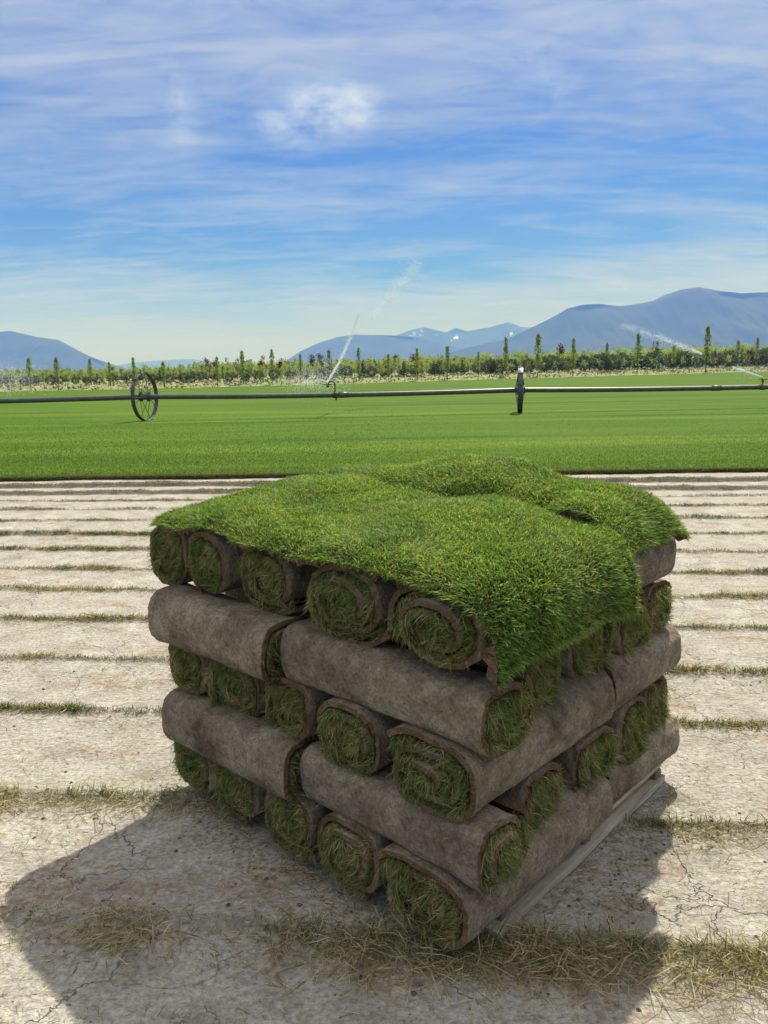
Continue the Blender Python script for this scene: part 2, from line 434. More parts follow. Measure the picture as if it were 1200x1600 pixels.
def leaf_mat(name, cols, transl=0.4):
    m, t, out = new_mat(name)
    tint = t.add('ShaderNodeAttribute', attribute_name='tint').outputs['Fac']
    oi = t.add('ShaderNodeObjectInfo').outputs['Random']
    f = t.math('ADD', t.math('MULTIPLY', tint, 0.7), t.math('MULTIPLY', oi, 0.3))
    c = t.ramp(f, [(i / (len(cols) - 1), q) for i, q in enumerate(cols)])
    di = t.add('ShaderNodeBsdfPrincipled', {'Base Color': c, 'Roughness': 0.6, 'Specular IOR Level': 0.2})
    tr = t.add('ShaderNodeBsdfTranslucent', {'Color': t.mix(1.0, c, (1.2, 1.25, 0.6), 'MULTIPLY')})
    mx = t.add('ShaderNodeMixShader', {0: transl, 1: di.outputs[0], 2: tr.outputs[0]})
    t.l.new(mx.outputs[0], out.inputs[0])
    return m
M_LEAF = {
    'lime': leaf_mat('lime_leaves', [(0.20, 0.25, 0.10), (0.28, 0.33, 0.14), (0.37, 0.41, 0.19)], 0.52),
    'poplar': leaf_mat('poplar_leaves', [(0.15, 0.20, 0.07), (0.22, 0.28, 0.10), (0.30, 0.36, 0.14)], 0.5),
    'conifer': leaf_mat('conifer_needles', [(0.06, 0.08, 0.065), (0.09, 0.115, 0.09), (0.13, 0.155, 0.12)], 0.3),
    'mid': leaf_mat('mid_leaves', [(0.20, 0.26, 0.11), (0.27, 0.34, 0.15), (0.36, 0.42, 0.19)], 0.5),
    'red': leaf_mat('red_leaves', [(0.06, 0.03, 0.025), (0.11, 0.05, 0.035), (0.16, 0.08, 0.05)], 0.35),
    'wood': leaf_mat('wood_leaves', [(0.16, 0.20, 0.13), (0.21, 0.26, 0.17), (0.27, 0.32, 0.21)], 0.45),
}

# ------------------------------------------------------------------ stack frame: L runs along the left face, R along the right face
NEAR = np.array([0.202, 1.716])
uL = np.array([-0.728, 0.686]); uR = np.array([0.686, 0.728])
def SP(L, R, z=0.0):
    p = NEAR + uL * L + uR * R
    return Vector((p[0], p[1], z))
def SPa(L, R, z):
    return np.stack([NEAR[0] + uL[0] * L + uR[0] * R, NEAR[1] + uL[1] * L + uR[1] * R, z], -1)
ANG_R = math.atan2(uR[1], uR[0]); ANG_L = math.atan2(uL[1], uL[0])

# ------------------------------------------------------------------ setting: ground, soil, lawn
STRIPS = [  # Y at X=0, slope, dryness, height, density
    (1.765, -.090, 0.80, .018, 1.25), (2.36, -.115, 0.72, .016, .9), (3.04, -.085, 0.45, .018, 1.1), (3.60, -.097, .38, .018, 1.0),
    (4.26, -.095, .50, .018, .9), (4.90, -.095, .55, .016, .8), (5.465, -.087, .42, .020, 1.0), (6.11, -.084, .36, .022, 1.1),
    (6.75, -.066, .36, .024, 1.1), (7.45, -.056, .34, .026, 1.1), (8.11, -.054, .40, .024, .9), (8.70, -.049, .45, .022, .7),
    (9.275, -.052, .30, .055, 1.2), (9.92, -.044, .26, .065, 1.3)]
EDGE0, EDGES = 10.62, -0.027
def strip_y(k, x):
    y0, s = STRIPS[k][:2]
    return y0 + s * x + 0.028 * fbm(x, x * 0, 20 + k, 3, 0.35) + 0.012 * fbm(x, x * 0, 60 + k, 2, 2.0)
def edge_y(x): return EDGE0 + EDGES * x + 0.02 * fbm(x, x * 0, 90, 3, 0.6)
def soil_z(x, y):
    z = 0.006 * fbm(x, y, 1, 3, 0.7) + 0.004 * fbm(x, y, 2, 4, 3.0)
    for k, s in enumerate(STRIPS):
        dlt = y - strip_y(k, x)
        if k < 12:
            hh = 1.35 * s[3] * (0.55 + 0.45 * fbm(x, x * 0, 40 + k, 3, 0.9))
            z = z + hh * np.exp(-(dlt / 0.022) ** 2) + 0.006 * np.exp(-(dlt / 0.12) ** 2)
        else:
            z = z + s[3] * 0.8 / (1 + np.exp(-(0.075 - np.abs(dlt)) / 0.006)) * (0.9 + .2 * fbm(x, x * 0, 44 + k, 3, 2))
    return z
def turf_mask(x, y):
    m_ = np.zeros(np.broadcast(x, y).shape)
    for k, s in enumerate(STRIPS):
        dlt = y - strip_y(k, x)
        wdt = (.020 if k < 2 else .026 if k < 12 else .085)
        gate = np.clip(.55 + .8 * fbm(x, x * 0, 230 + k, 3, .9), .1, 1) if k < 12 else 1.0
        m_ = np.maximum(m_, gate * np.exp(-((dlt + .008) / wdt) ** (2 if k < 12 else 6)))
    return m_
xs = np.concatenate([np.arange(-14, -3.2, 0.08), np.arange(-3.2, 3.2, 0.022), np.arange(3.2, 14.01, 0.08)])
ys = np.concatenate([np.arange(0.2, 4.5, 0.014), np.arange(4.5, 11.3, 0.017)])
GX, GY = np.meshgrid(xs, ys)
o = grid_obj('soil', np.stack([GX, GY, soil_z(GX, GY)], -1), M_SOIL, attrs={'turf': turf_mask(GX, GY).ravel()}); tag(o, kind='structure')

# ground sheet to the horizon, below everything
gs = 60000.0
o = mesh_np('ground', [(-gs, -gs, -.05), (gs, -gs, -.05), (gs, gs, -.05), (-gs, gs, -.05)], [0, 1, 2, 3], [0], [4], M_FAR)
tag(o, kind='structure')

# lawn with a raised cut edge
FAR = np.array([(-400, 20), (-140, 50), (-60, 68), (-38, 74), (-19, 80), (0, 95), (31, 124), (87, 174), (150, 228), (400, 430)], float)
def far_y(x): return np.interp(x, FAR[:, 0], FAR[:, 1])
lx = np.concatenate([np.linspace(-400, -16, 40), np.arange(-15.5, 15.6, 0.05), np.linspace(16, 400, 60)])
ev = edge_y(np.clip(lx, -30, 30)) + np.where(np.abs(lx) > 30, (np.abs(lx) - 30) * 0.0, 0)
rows = []
fy = np.maximum(far_y(lx), ev + 2)
jag = 0.012 * fbm(lx, lx * 0, 97, 3, 3.0) + 0.01 * fbm(lx, lx * 0, 98, 2, 9.0)
rows.append(np.stack([lx, ev + 0.03, np.full_like(lx, -.02)], -1))
rows.append(np.stack([lx, ev + jag, np.full_like(lx, 0.04)], -1))
rows.append(np.stack([lx, ev + 0.02 + jag, np.full_like(lx, 0.062)], -1))
for q in (0.002, .01, 0.03, 0.07, 0.15, 0.3, 0.5, 0.75, 1.0):
    rows.append(np.stack([lx, ev + .04 + (fy - ev) * q, np.full_like(lx, 0.065) + (0.02 * fbm(lx, ev + (fy - ev) * q, 12, 3, 0.05) if q > .02 else 0)], -1))
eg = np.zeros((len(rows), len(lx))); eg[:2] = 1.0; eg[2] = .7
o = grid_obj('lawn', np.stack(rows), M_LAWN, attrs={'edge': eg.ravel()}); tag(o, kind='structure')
# weedy verge beyond the lawn, under the nursery rows
vsc = np.clip(far_y(lx) / 110, .5, 2)
rows = [np.stack([lx, far_y(lx) + dd, zz * vsc], -1) for dd, zz in ((-.2, 0.0), (0, .05), (2.5, .30), (5, .60), (7.5, .72), (60, .72), (160, .72), (400, -.03))]
o = grid_obj('verge', np.stack(rows), M_WEEDS); tag(o, kind='structure')

# ------------------------------------------------------------------ sod rolls
def superell(th, a, b, n):
    c, s = np.cos(th), np.sin(th)
    return a * np.sign(c) * np.abs(c) ** (2 / n), b * np.sign(s) * np.abs(s) ** (2 / n)

def sod_roll(center, ang, length, a, b, ends=(True, True), seed=0, phi0=-1.6, turns=2.7, dry=0.3, nblade=1500, n_exp=3.0, label='', group=None, hidden=False, tilt=0.0, green=0.45, blen=1.0, shear=0.0):
    """one roll: local X = axis, spiral of soil strip with the grass rolled inwards. b: half height."""
    r = np.random.default_rng(500 + seed)
    root = empty('sod_roll', (center[0], center[1], center[2] - b), ang)
    root.rotation_euler = (0, tilt, ang)
    tag(root, label, 'sod roll', group)
    nphi, nx = (190, 64) if not hidden else (60, 6)
    phi = np.linspace(0, 2 * np.pi * turns, nphi)
    a = a * 1.06
    delta = r.uniform(.26, .31)
    s = 1 - phi / (2 * np.pi) * delta
    s = s + 0.02 * np.sin(phi * 1.3 + r.uniform(0, 6)) * (phi > 1)
    x = np.linspace(-length / 2, length / 2, nx)
    x = np.sign(x) * (length / 2) * (np.abs(x) / (length / 2)) ** 0.8
    th = phi0 + phi
    X, PH = np.meshgrid(x, phi)
    TH = PH + phi0
    S = np.repeat(s[:, None], nx, 1)
    sh0 = 0.06 * fbm(PH * 0 + TH / 6.28 * 2, X * 0, seed + 3, 2, 0.5)
    # lumpy sag varying along the roll
    lump = 1 + 0.035 * fbm(X * 3, np.cos(TH) * 1.5 + np.sin(TH), seed, 3, 0.6) + 0.5 * sh0
    ARC = TH * (a + b) * .5
    lump = lump + 0.022 * fbm(X * 5, ARC * 5, seed + 51, 3, 1.0) + 0.006 * fbm(X * 25, ARC * 25, seed + 52, 3, 1.0)
    cy, cz = superell(TH, a, b, n_exp)
    cy = cy + shear * cz
    def surf(off):
        k = np.clip(S - off / b, 0.05, None)
        ko = np.clip(S - off / a, 0.05, None)
        y = cy * ko * lump; z = cz * k * lump
        return y, z
    thick = 0.0155
    yo, zo = surf(0.0); yi, zi = surf(thick)
    rag = 0.006 * fbm(PH, PH * 0, seed + 9, 5, 0.4) + 0.0012 * r.normal(size=PH.shape)
    endw = (np.abs(X) > length / 2 - 1e-4)
    # inner coils sit back or bulge at the ends; flaring profile
    bulge = 0.018 * fbm(PH * 0 + PH / 6.28, PH * 0, seed + 17, 2, 0.7)
    XX = X + np.where(endw, rag + bulge * np.sign(X), 0)
    zc = b
    A = np.stack([XX, yo, zo + zc], -1); B = np.stack([XX, yi, zi + zc], -1)
    V = np.concatenate([A.reshape(-1, 3), B.reshape(-1, 3)])
    nA = nphi * nx
    i = (np.arange(nphi - 1)[:, None] * nx + np.arange(nx - 1)[None, :]).ravel()
    out = np.stack([i, i + 1, i + nx + 1, i + nx], -1)
    inn = np.stack([i + nx, i + nx + 1, i + 1, i], -1) + nA
    e0 = np.arange(nphi - 1) * nx
    capl = np.stack([e0, e0 + nx, e0 + nx + nA, e0 + nA], -1)
    e1 = e0 + nx - 1
    capr = np.stack([e1, e1 + nA, e1 + nx + nA, e1 + nx], -1)
    j = np.arange(nx - 1); st0 = np.stack([j, j + nA, j + 1 + nA, j + 1], -1)
    j2 = j + (nphi - 1) * nx; st1 = np.stack([j2, j2 + 1, j2 + 1 + nA, j2 + nA], -1)
    Q = np.concatenate([out, inn, capl, capr, st0, st1])
    mi = np.concatenate([np.zeros(len(out)), np.full(len(inn), 2), np.ones(len(capl) * 2), np.ones(len(st0) * 2)]).astype(int)
    sm = np.concatenate([np.ones(len(out) + len(inn), bool), np.zeros(len(Q) - len(out) - len(inn), bool)])
    mesh_np('soil_layer', V, Q.ravel(), np.arange(len(Q)) * 4, np.full(len(Q), 4), [M_SOD, M_SODEDGE, M_THATCH], mi, sm, None, root)
    parts = []
    for e, sgn in ((0, -1), (1, 1)):
        if not ends[e]: continue
        n = int(nblade)
        wgt = np.clip(s - 0.06, .02, None); cdf = np.cumsum(wgt / wgt.sum())
        u = r.uniform(size=n); ph = np.interp(u, cdf, phi); ss = np.interp(ph, phi, s)
        t = ph + phi0
        y0, z0 = superell(t, a, b, n_exp); y0 = y0 + shear * z0
        off = thick + r.uniform(0.001, 0.013, n)
        k1 = np.clip(ss - off / b, .03, 1)
        ko = np.clip(ss - off / a, .03, 1)
        lm = 1 + 0.035 * fbm(np.full(n, sgn * length / 2 * 3), np.cos(t) * 1.5 + np.sin(t), seed, 3, 0.6)
        y = y0 * ko * lm; z = z0 * k1 * lm + zc
        depth = r.uniform(-0.004, 0.030, n)
        bl = 0.018 * fbm(ph / 6.28, ph * 0, seed + 17, 2, 0.7)
        xx = sgn * (length / 2 - depth) + bl * sgn
        roots = np.stack([xx, y, z], -1)
        inward = np.stack([np.zeros(n), -y0 / a ** 1.0, -z0 / b], -1)
        inward /= np.linalg.norm(inward, axis=1, keepdims=True) + 1e-6
        tang = np.stack([np.zeros(n), -inward[:, 2], inward[:, 1]], -1)
        ax = np.zeros((n, 3)); ax[:, 0] = sgn
        clump = np.stack([fbm(y * 9, z * 9, seed + 31, 2, 1.0), fbm(y * 9, z * 9, seed + 32, 2, 1.0), fbm(y * 9, z * 9, seed + 33, 2, 1.0)], -1)
        dirs = ax * r.uniform(.2, .8, n)[:, None] + inward * r.uniform(0.15, 1.0, n)[:, None] + tang * (0.3 + 0.75 * r.normal(size=n))[:, None] + 0.35 * r.normal(size=(n, 3)) + 0.45 * clump
        ln = r.uniform(.017, .046, n) * blen * np.where(r.uniform(size=n) < .08, 1.35, 1.0)
        wd = r.uniform(.0014, .0028, n)
        droop = np.stack([sgn * 0.1 * np.ones(n), 0.3 * r.normal(size=n), -r.uniform(.0, .6, n)], -1)
        patch = fbm(y * 7, z * 7, seed + 41, 2, 1.0)
        dr = np.clip((r.uniform(size=n) < np.clip(dry + .14 + 0.40 * patch, 0.05, .95)) * r.uniform(.55, 1, n), 0, 1)
        tint = np.clip(green + 0.22 * patch + 0.28 * r.normal(size=n), 0, 1)
        parts.append(blades(roots, dirs, ln, wd, droop, tint, dr))
    if hidden:
        if parts: blades_obj('rolled_grass', parts, M_ENDGRASS, root)
        return root
    # loose straw stuck on the outside
    n = 170
    t = r.uniform(0, 2 * np.pi, n); xx = r.uniform(-length / 2, length / 2, n)
    y0, z0 = superell(t, a, b, n_exp); y0 = y0 + shear * z0
    t_m = (t - phi0) % (2 * np.pi); ss = np.interp(t_m, phi, s)
    nrm = np.stack([0 * t, y0, z0], -1); nrm /= np.linalg.norm(nrm, axis=1, keepdims=True)
    roots = np.stack([xx, y0 * ss * 1.01, z0 * ss * 1.01 + zc], -1) + nrm * .002
    dirs = r.normal(size=(n, 3)); dirs -= nrm * (dirs * nrm).sum(1, keepdims=True); dirs += nrm * .25
    parts.append(blades(roots, dirs, r.uniform(.006, .028, n), r.uniform(.0008, .0018, n), np.tile([0, 0, -.3], (n, 1)) * r.uniform(0, 1, (n, 1)), r.uniform(0.1, .8, n), np.ones(n)))
    blades_obj('rolled_grass', parts, M_ENDGRASS, root)
    return root

HB = 0.0945
ZC = dict(F=.142, E=.303, D=.470, C=.643, B=.834)
HL = dict(F=.109, E=.108, D=.115, C=.107, B=.126)
RL = 0.60
GRP_END = 'sod rolls stacked on the pallet'
# layers whose roll ends show on the left face (axis along R): (layer, L centre, half width, R of near end, extras)
COLS = {
    'B': [(.095, .155, -.02, dict(dry=.35, turns=2.9, phi0=-0.3, n_exp=2.1, label='nearest sod roll of the top layer, its coiled end just under the drooping turf corner')),
          (.43, .165, .0, dict(dry=.22, phi0=3.6, n_exp=2.2, label='top layer sod roll with shaggy green grass spilling out, second from the near corner')),
          (.79, .150, .02, dict(dry=.42, phi0=3.9, n_exp=2.4, label='wide tangled sod roll end in the middle of the top layer on the left face')),
          (1.07, .118, .0, dict(dry=.28, phi0=-.9, n_exp=2.5, label='narrow sod roll of the top layer, second from the far left corner')),
          (1.315, .118, -.01, dict(dry=.28, phi0=1.4, n_exp=2.5, label='outermost sod roll at the far left corner of the top layer'))],
    'D': [(.085, .150, -.065, dict(dry=.12, phi0=.6, green=.4, label='near corner sod roll of the middle layer, its dark green end facing left')),
          (.37, .132, -.06, dict(dry=.35, phi0=-2.0, label='middle layer sod roll with bright green end in a soil ring, beside the near corner')),
          (.645, .125, -.02, dict(dry=.55, phi0=-1.8, label='browner sod roll end in the middle of the middle layer on the left face')),
          (.895, .135, -.05, dict(dry=.25, phi0=-1.0, label='round sod roll end of the middle layer, second from the left corner')),
          (1.165, .130, -.045, dict(dry=.30, phi0=-2.2, label='outermost sod roll at the left corner of the middle layer'))],
    'F': [(.085, .150, -.085, dict(dry=.45, phi0=.3, label='near corner sod roll of the bottom layer resting on the ground litter')),
          (.36, .135, -.08, dict(dry=.42, phi0=-2.0, label='shaggy yellow green sod roll end in the bottom layer, second from the near corner')),
          (.615, .125, -.075, dict(dry=.38, phi0=-2.5, label='sod roll end in the middle of the bottom layer on the left face')),
          (.865, .128, -.08, dict(dry=.34, phi0=-1.7, label='sod roll end of the bottom layer, second from the left corner')),
          (1.12, .130, -.075, dict(dry=.25, phi0=-1.2, label='outermost sod roll at the left corner of the bottom layer'))],
}
FARLAB = {'B': 'top layer sod roll lying under the right turf slab, soil side facing right',
          'D': 'far sod roll of the middle layer, its soil side jutting out at the right corner',
          'F': 'far sod roll of the bottom layer, torn brown side hanging over the pallet board'}
FAREND = {'B': 1.07, 'D': 1.16, 'F': 1.17}
sd = 0
for lay, cols in COLS.items():
    for i, (Lc, hw, rn, kw) in enumerate(cols):
        sd += 1
        kw = dict(kw)
        rl = .65 - rn
        c = SP(Lc, rn + rl / 2, ZC[lay])
        sod_roll(c, ANG_R, rl, hw * random.uniform(.97, 1.05), HL[lay] * random.uniform(.95, 1.05), (True, i == 0), sd, nblade=3300, group=GRP_END, blen=1.0,
                 shear=random.uniform(-.1, .1), **kw)
        sd += 1
        fe = FAREND[lay]
        c = SP(Lc - (0.0 if i else 0.0), (fe + .665) / 2, ZC[lay] + (0.006 if lay == 'D' else 0))
        front = (i == 0)
        sod_roll(c, ANG_R + random.uniform(-.02, .02), fe - .665, hw * (1.0), HL[lay], (front, True), sd,
                 phi0=(-1.8 if front else random.uniform(-3, 0)), nblade=700 if i in (0, 4) else 300, group=GRP_END if front else 'sod rolls behind',
                 hidden=not front, label=FARLAB[lay] if front else 'sod roll behind the left face, hidden from the front by the other rolls')
# layers whose roll ends show on the right face (axis along L): (layer, R centre, half width, L of end on right face)
ROWS = {
    'C': [(.038, .108, -.075, dict(dry=.25, phi0=2.4, label='long second layer sod roll under the turf corner, its end facing right')),
          (.30, .108, -.015, dict(dry=.35, phi0=-2.0, label='sod roll end of the second layer beneath the hanging turf, beside the near corner roll')),
          (.60, .125, .02, dict(dry=.30, phi0=2.8, label='sod roll end in the middle of the second layer on the right face')),
          (.865, .110, .00, dict(dry=.40, phi0=2.9, label='sod roll end of the second layer, second from the right corner')),
          (1.075, .100, .01, dict(dry=.40, phi0=-1.8, label='outermost sod roll end at the right corner of the second layer'))],
    'E': [(.040, .110, -.085, dict(dry=.32, phi0=2.6, label='long near corner sod roll of the fourth layer, bright green end facing right')),
          (.30, .112, -.015, dict(dry=.38, phi0=2.8, label='sod roll end of the fourth layer beside the near corner roll on the right face')),
          (.595, .130, -.025, dict(dry=.2, phi0=2.7, green=.42, label='dark green sod roll end in the middle of the fourth layer on the right face')),
          (.845, .120, -.02, dict(dry=.2, phi0=-2.0, green=.35, label='deep green sod roll end of the fourth layer, second from the right corner')),
          (1.07, .100, .0, dict(dry=.40, phi0=-1.8, label='outermost sod roll end at the right corner of the fourth layer'))],
}
FAR2 = {'C': 'left long sod roll of the second layer, its bare soil side facing the camera',
        'E': 'left long sod roll of the fourth layer, its bare soil side facing the camera'}
SPLIT = {'C': .655, 'E': .565}
LEFTEND = {'C': 1.275, 'E': 1.20}
for lay, rows_ in ROWS.items():
    for i, (Rc, hw, ln_, kw) in enumerate(rows_):
        sd += 1
        sp = SPLIT[lay] + random.uniform(-.02, .02) * (i > 0)
        length = sp - ln_
        c = SP(ln_ + length / 2, Rc - (0.015 if i == 0 and lay == 'E' else 0), ZC[lay])
        sod_roll(c, ANG_L, length, hw, HL[lay], (True, i == 0), sd, nblade=3300, group=GRP_END, shear=random.uniform(-.1, .1), **kw)
        sd += 1
        length = LEFTEND[lay] - sp - .02
        front = (i == 0)
        dR = (-0.045 if lay == 'C' else -.06) if front else 0
        c = SP(sp + .02 + length / 2, Rc + dR, ZC[lay])
        sod_roll(c, ANG_L + (0.03 if front else 0), length, hw, HL[lay] * .97, (front, True), sd, phi0=-1.7 if front else random.uniform(-3, 0), nblade=700 if front else 300,
                 hidden=not front, group=GRP_END if front else 'sod rolls behind',
                 label=FAR2[lay] if front else 'sod roll behind the right face, hidden from the front by the other rolls')

# ------------------------------------------------------------------ turf slabs on top
def turf_slab(name, nu, nv, fn, label, nblade, seed, group=None, blen=(.014, .028), cut=None):
    """fn(u, v) -> (L, R, z) arrays on the soil's top side; u, v in 0..1."""
    r = np.random.default_rng(900 + seed)
    root = empty('turf_slab', SP(*[float(q) for q in fn(np.array(.5), np.array(.5))[:2]], float(fn(np.array(.5), np.array(.5))[2]) - .03))
    tag(root, label, 'turf slab', group)
    off = np.array(root.location)
    u = np.linspace(0, 1, nu); v = np.linspace(0, 1, nv)
    U, Vv = np.meshgrid(u, v, indexing='ij')
    def pos(U, W):
        L, R, z = fn(U, W); return SPa(L, R, z)
    def normal(U, W):
        e = 1e-3
        du = pos(np.clip(U + e, 0, 1), W) - pos(np.clip(U - e, 0, 1), W)
        dv = pos(U, np.clip(W + e, 0, 1)) - pos(U, np.clip(W - e, 0, 1))
        n = np.cross(du, dv); n /= np.linalg.norm(n, axis=-1, keepdims=True) + 1e-12
        return n
    P = pos(U, Vv); Nn = normal(U, Vv)
    if Nn[nu // 2, nv // 2, 2] < 0: sgn = -1
    else: sgn = 1
    Nn = Nn * sgn
    thick = 0.031 + 0.006 * fbm(U * 6, Vv * 6, seed + 2, 2, 1)
    # ragged rim: thin toward the rim
    rimd = np.minimum(np.minimum(U, 1 - U) * (nu / 20), np.minimum(Vv, 1 - Vv) * (nv / 20))
    Pb = P - Nn * thick[..., None]
    ragx = 0.008 * r.normal(size=P.shape) * (rimd < 0.02)[..., None]
    Pb = Pb + ragx
    n1 = nu * nv
    i = (np.arange(nu - 1)[:, None] * nv + np.arange(nv - 1)[None, :]).ravel()
    top = np.stack([i, i + nv, i + nv + 1, i + 1], -1); bot = top[:, ::-1] + n1
    rim = np.concatenate([np.arange(nv), np.arange(1, nu) * nv + nv - 1, (nu - 1) * nv + np.arange(nv - 2, -1, -1), np.arange(nu - 2, 0, -1) * nv])
    rn = np.roll(rim, -1)
    sides = np.stack([rim, rn, rn + n1, rim + n1], -1)
    Q = np.concatenate([top, bot, sides])
    mi = np.concatenate([np.full(len(top), 2), np.zeros(len(bot)), np.ones(len(sides))]).astype(int)
    V = np.concatenate([P.reshape(-1, 3), Pb.reshape(-1, 3)]) - off
    mesh_np('soil_layer', V, Q.ravel(), np.arange(len(Q)) * 4, np.full(len(Q), 4), [M_SOD, M_SODEDGE, M_THATCH], mi, (mi != 1), None, root)
    # grass
    n = nblade
    uu = r.uniform(size=n); vv_ = r.uniform(size=n)
    ne = n // 12
    # extra along the rim
    uu[:ne] = np.where(r.uniform(size=ne) < .5, r.uniform(size=ne), np.round(r.uniform(size=ne))); vv_[:ne] = np.where((uu[:ne] == 0) | (uu[:ne] == 1), r.uniform(size=ne), np.round(r.uniform(size=ne)))
    p = pos(uu, vv_) - off; nn_ = normal(uu, vv_) * sgn
    # outward push near the rims
    e = 1e-3
    du = pos(np.clip(uu + e, 0, 1), vv_) - pos(np.clip(uu - e, 0, 1), vv_); du /= np.linalg.norm(du, axis=1, keepdims=True)
    dv = pos(uu, np.clip(vv_ + e, 0, 1)) - pos(uu, np.clip(vv_ - e, 0, 1)); dv /= np.linalg.norm(dv, axis=1, keepdims=True)
    push = du * (np.exp(-(1 - uu) / .025) - np.exp(-uu / .025))[:, None] + dv * (np.exp(-(1 - vv_) / .03) - .35 * np.exp(-vv_ / .03))[:, None] * .6
    gx, gy = p[:, 0] * 1.0, p[:, 1] * 1.0
    lean = np.stack([fbm(gx, gy, seed + 5, 3, 2.2), fbm(gx, gy, seed + 6, 3, 2.2), 0 * gx], -1)
    dirs = nn_ * 0.62 + np.array([0, 0, .33]) + 0.5 * lean + 0.44 * r.normal(size=(n, 3)) + 0.3 * push
    clump = fbm(gx, gy, seed + 8, 3, 9.0)
    ln = r.uniform(*blen, n) * (1 + 0.22 * clump)
    wd = r.uniform(.0018, .0034, n)
    droop = np.stack([0.22 * r.normal(size=n), 0.22 * r.normal(size=n), -r.uniform(.05, .5, n)], -1) + 0.25 * lean
    patch = fbm(gx, gy, seed + 9, 3, 2.5)
    tint = np.clip(0.5 + 0.22 * patch + 0.30 * r.normal(size=n) + 0.12 * clump, 0, 1)
    dr = (r.uniform(size=n) < np.clip(0.11 + 0.12 * patch, .03, .4)) * r.uniform(.4, 1, n)
    blades_obj('grass', [blades(p, dirs, ln, wd, droop, tint, dr)], M_TURF, root)
    # brown thatch fringe hanging from the rim
    return root

ZB = ZC['B'] + HL['B'] + .018
def bump(L, R, l0, r0, sl, sr, h): return h * np.exp(-((L - l0) / sl) ** 2 - ((R - r0) / sr) ** 2)
def slab_front(u, v):
    # u: from the back left (L=1.46) to the drooping front over the right face; v: across, R from -0.07 to 0.70
    s = u * 1.565
    flat = 1.32
    r = .135
    a = np.clip((s - flat) / r, 0, 1.45)
    ex = np.clip(s - flat - 1.45 * r, 0, None)
    R = -0.028 + v * (0.75 - 0.13 * np.clip((u - .68) / .25, 0, 1)) + 0.012 * fbm(u * 3, v * 0, 71, 3, 1.0) * (1 - v) - 0.02 * (u > .8) * (u - .8) * 5
    L0 = 1.34 - np.minimum(s, flat)
    zt = ZB + 0.028 * np.clip(v * 1.5, 0, 1) ** .8 + 0.018 * fbm(L0 * 1.0, R * 1.0, 72, 3, 1.3)
    zt = zt + bump(L0, R, .33, .50, .22, .19, .032) + bump(L0, R, 1.0, .6, .4, .3, .03)
    zt = zt - 0.035 * np.exp(-v / .05) 
    rr = r * (1 + 0.25 * (v - .4))
    hang = 1.0 - .06 * np.clip((v - .25) / .75, 0, 1)
    L = L0 - rr * np.sin(a * hang) * 1.0
    z = zt - rr * (1 - np.cos(a * hang)) * 1.05 - ex * (1.0 + .5 * np.clip(v * 2, 0, 1))
    # the near corner droops most
    cor = np.clip((u - .72) / .28, 0, 1) ** 2 * np.exp(-v / .22)
    z = z - 0.015 * cor
    return L, R, z
def slab_back(u, v):
    # v: R from 0.64 to 1.24, u: L from 1.32 to the right-face lip
    R = 0.64 + v * 0.42 + 0.014 * fbm(u * 3, v * 0, 81, 3, 1.0)
    s = u * 1.44
    flat = 1.17
    r = .21
    a = np.clip((s - flat) / r, 0, 1.35)
    L0 = 1.30 - np.minimum(s, flat)
    zt = ZB + 0.074 + 0.012 * fbm(L0, R, 82, 2, 1.1) + bump(L0, R, .62, .93, .36, .22, .066)
    zt = zt - 0.05 * np.clip((v - .62) / .38, 0, 1) ** 2 - 0.02 * np.exp(-v / .1) - .055 * np.exp(-v / .16) * np.clip((L0 - .13) / .10, 0, 1) + .018 * fbm(L0, R, 85, 3, 1.6)
    L = L0 - r * np.sin(a)
    z = zt - r * (1 - np.cos(a)) * .78
    return L, R, z
turf_slab('turf_slab', 120, 60, slab_front, 'front turf slab draped over the stack, its corner drooping above the near corner', 92000, 1)
turf_slab('turf_slab', 100, 44, slab_back, 'back turf slab humped on top of the stack, lapping over the front slab at the right', 60000, 2)

# ------------------------------------------------------------------ pallet
pal = empty('wooden_pallet', SP(.55, .55, 0), ANG_R)
tag(pal, 'weathered wooden pallet mostly hidden beneath the bottom layer of sod rolls', 'pallet')
def lp(L, R): return (R - .55, (L - .55))    # local x along R, local y along L
def board(name, L, R0, R1, z, w_, h_, mat, jag=0.002):
    mb = MB(); n = 8
    x0, y = lp(L, R0); x1, _ = lp(L, R1)
    pts = []; F = []
    for i in range(n + 1):
        xx = x0 + (x1 - x0) * i / n; jy = random.uniform(-jag, jag); jz = random.uniform(-jag, jag) * .6
        pts += [(xx, y - w_ / 2 + jy, z - h_ / 2 + jz), (xx, y + w_ / 2 + jy, z - h_ / 2 + jz), (xx, y + w_ / 2 + jy, z + h_ / 2 + jz), (xx, y - w_ / 2 + jy, z + h_ / 2 + jz)]
    for i in range(n):
        for k in range(4): F.append((i * 4 + k, i * 4 + (k + 1) % 4, i * 4 + 4 + (k + 1) % 4, i * 4 + 4 + k))
    F += [(3, 2, 1, 0), (n * 4, n * 4 + 1, n * 4 + 2, n * 4 + 3)]
    mb.poly(pts, F); return mb.build(name, mat, pal)
# bottom boards lie on the soil, stringers cross them, deck boards on top
board('bottom_board', -.014, .06, 1.09, .024, .045, .024, M_WOOD, .004)
board('bottom_board', .55, .06, 1.085, .022, .09, .018, M_WOOD)
board('bottom_board', 1.05, .05, 1.08, .022, .09, .018, M_WOOD)
for Rr in (.12, .555, 1.055):
    mb = MB(); x, _ = lp(0, Rr); mb.box((x, .0075, .031 + .0200), (.04, 1.165, .033), bevel=.003); mb.build('stringer', M_WOODDK, pal)
for k in range(7):
    board('deck_board', .03 + k * .172, .05, 1.09, .0745, .10, .016, M_WOOD, .0015)

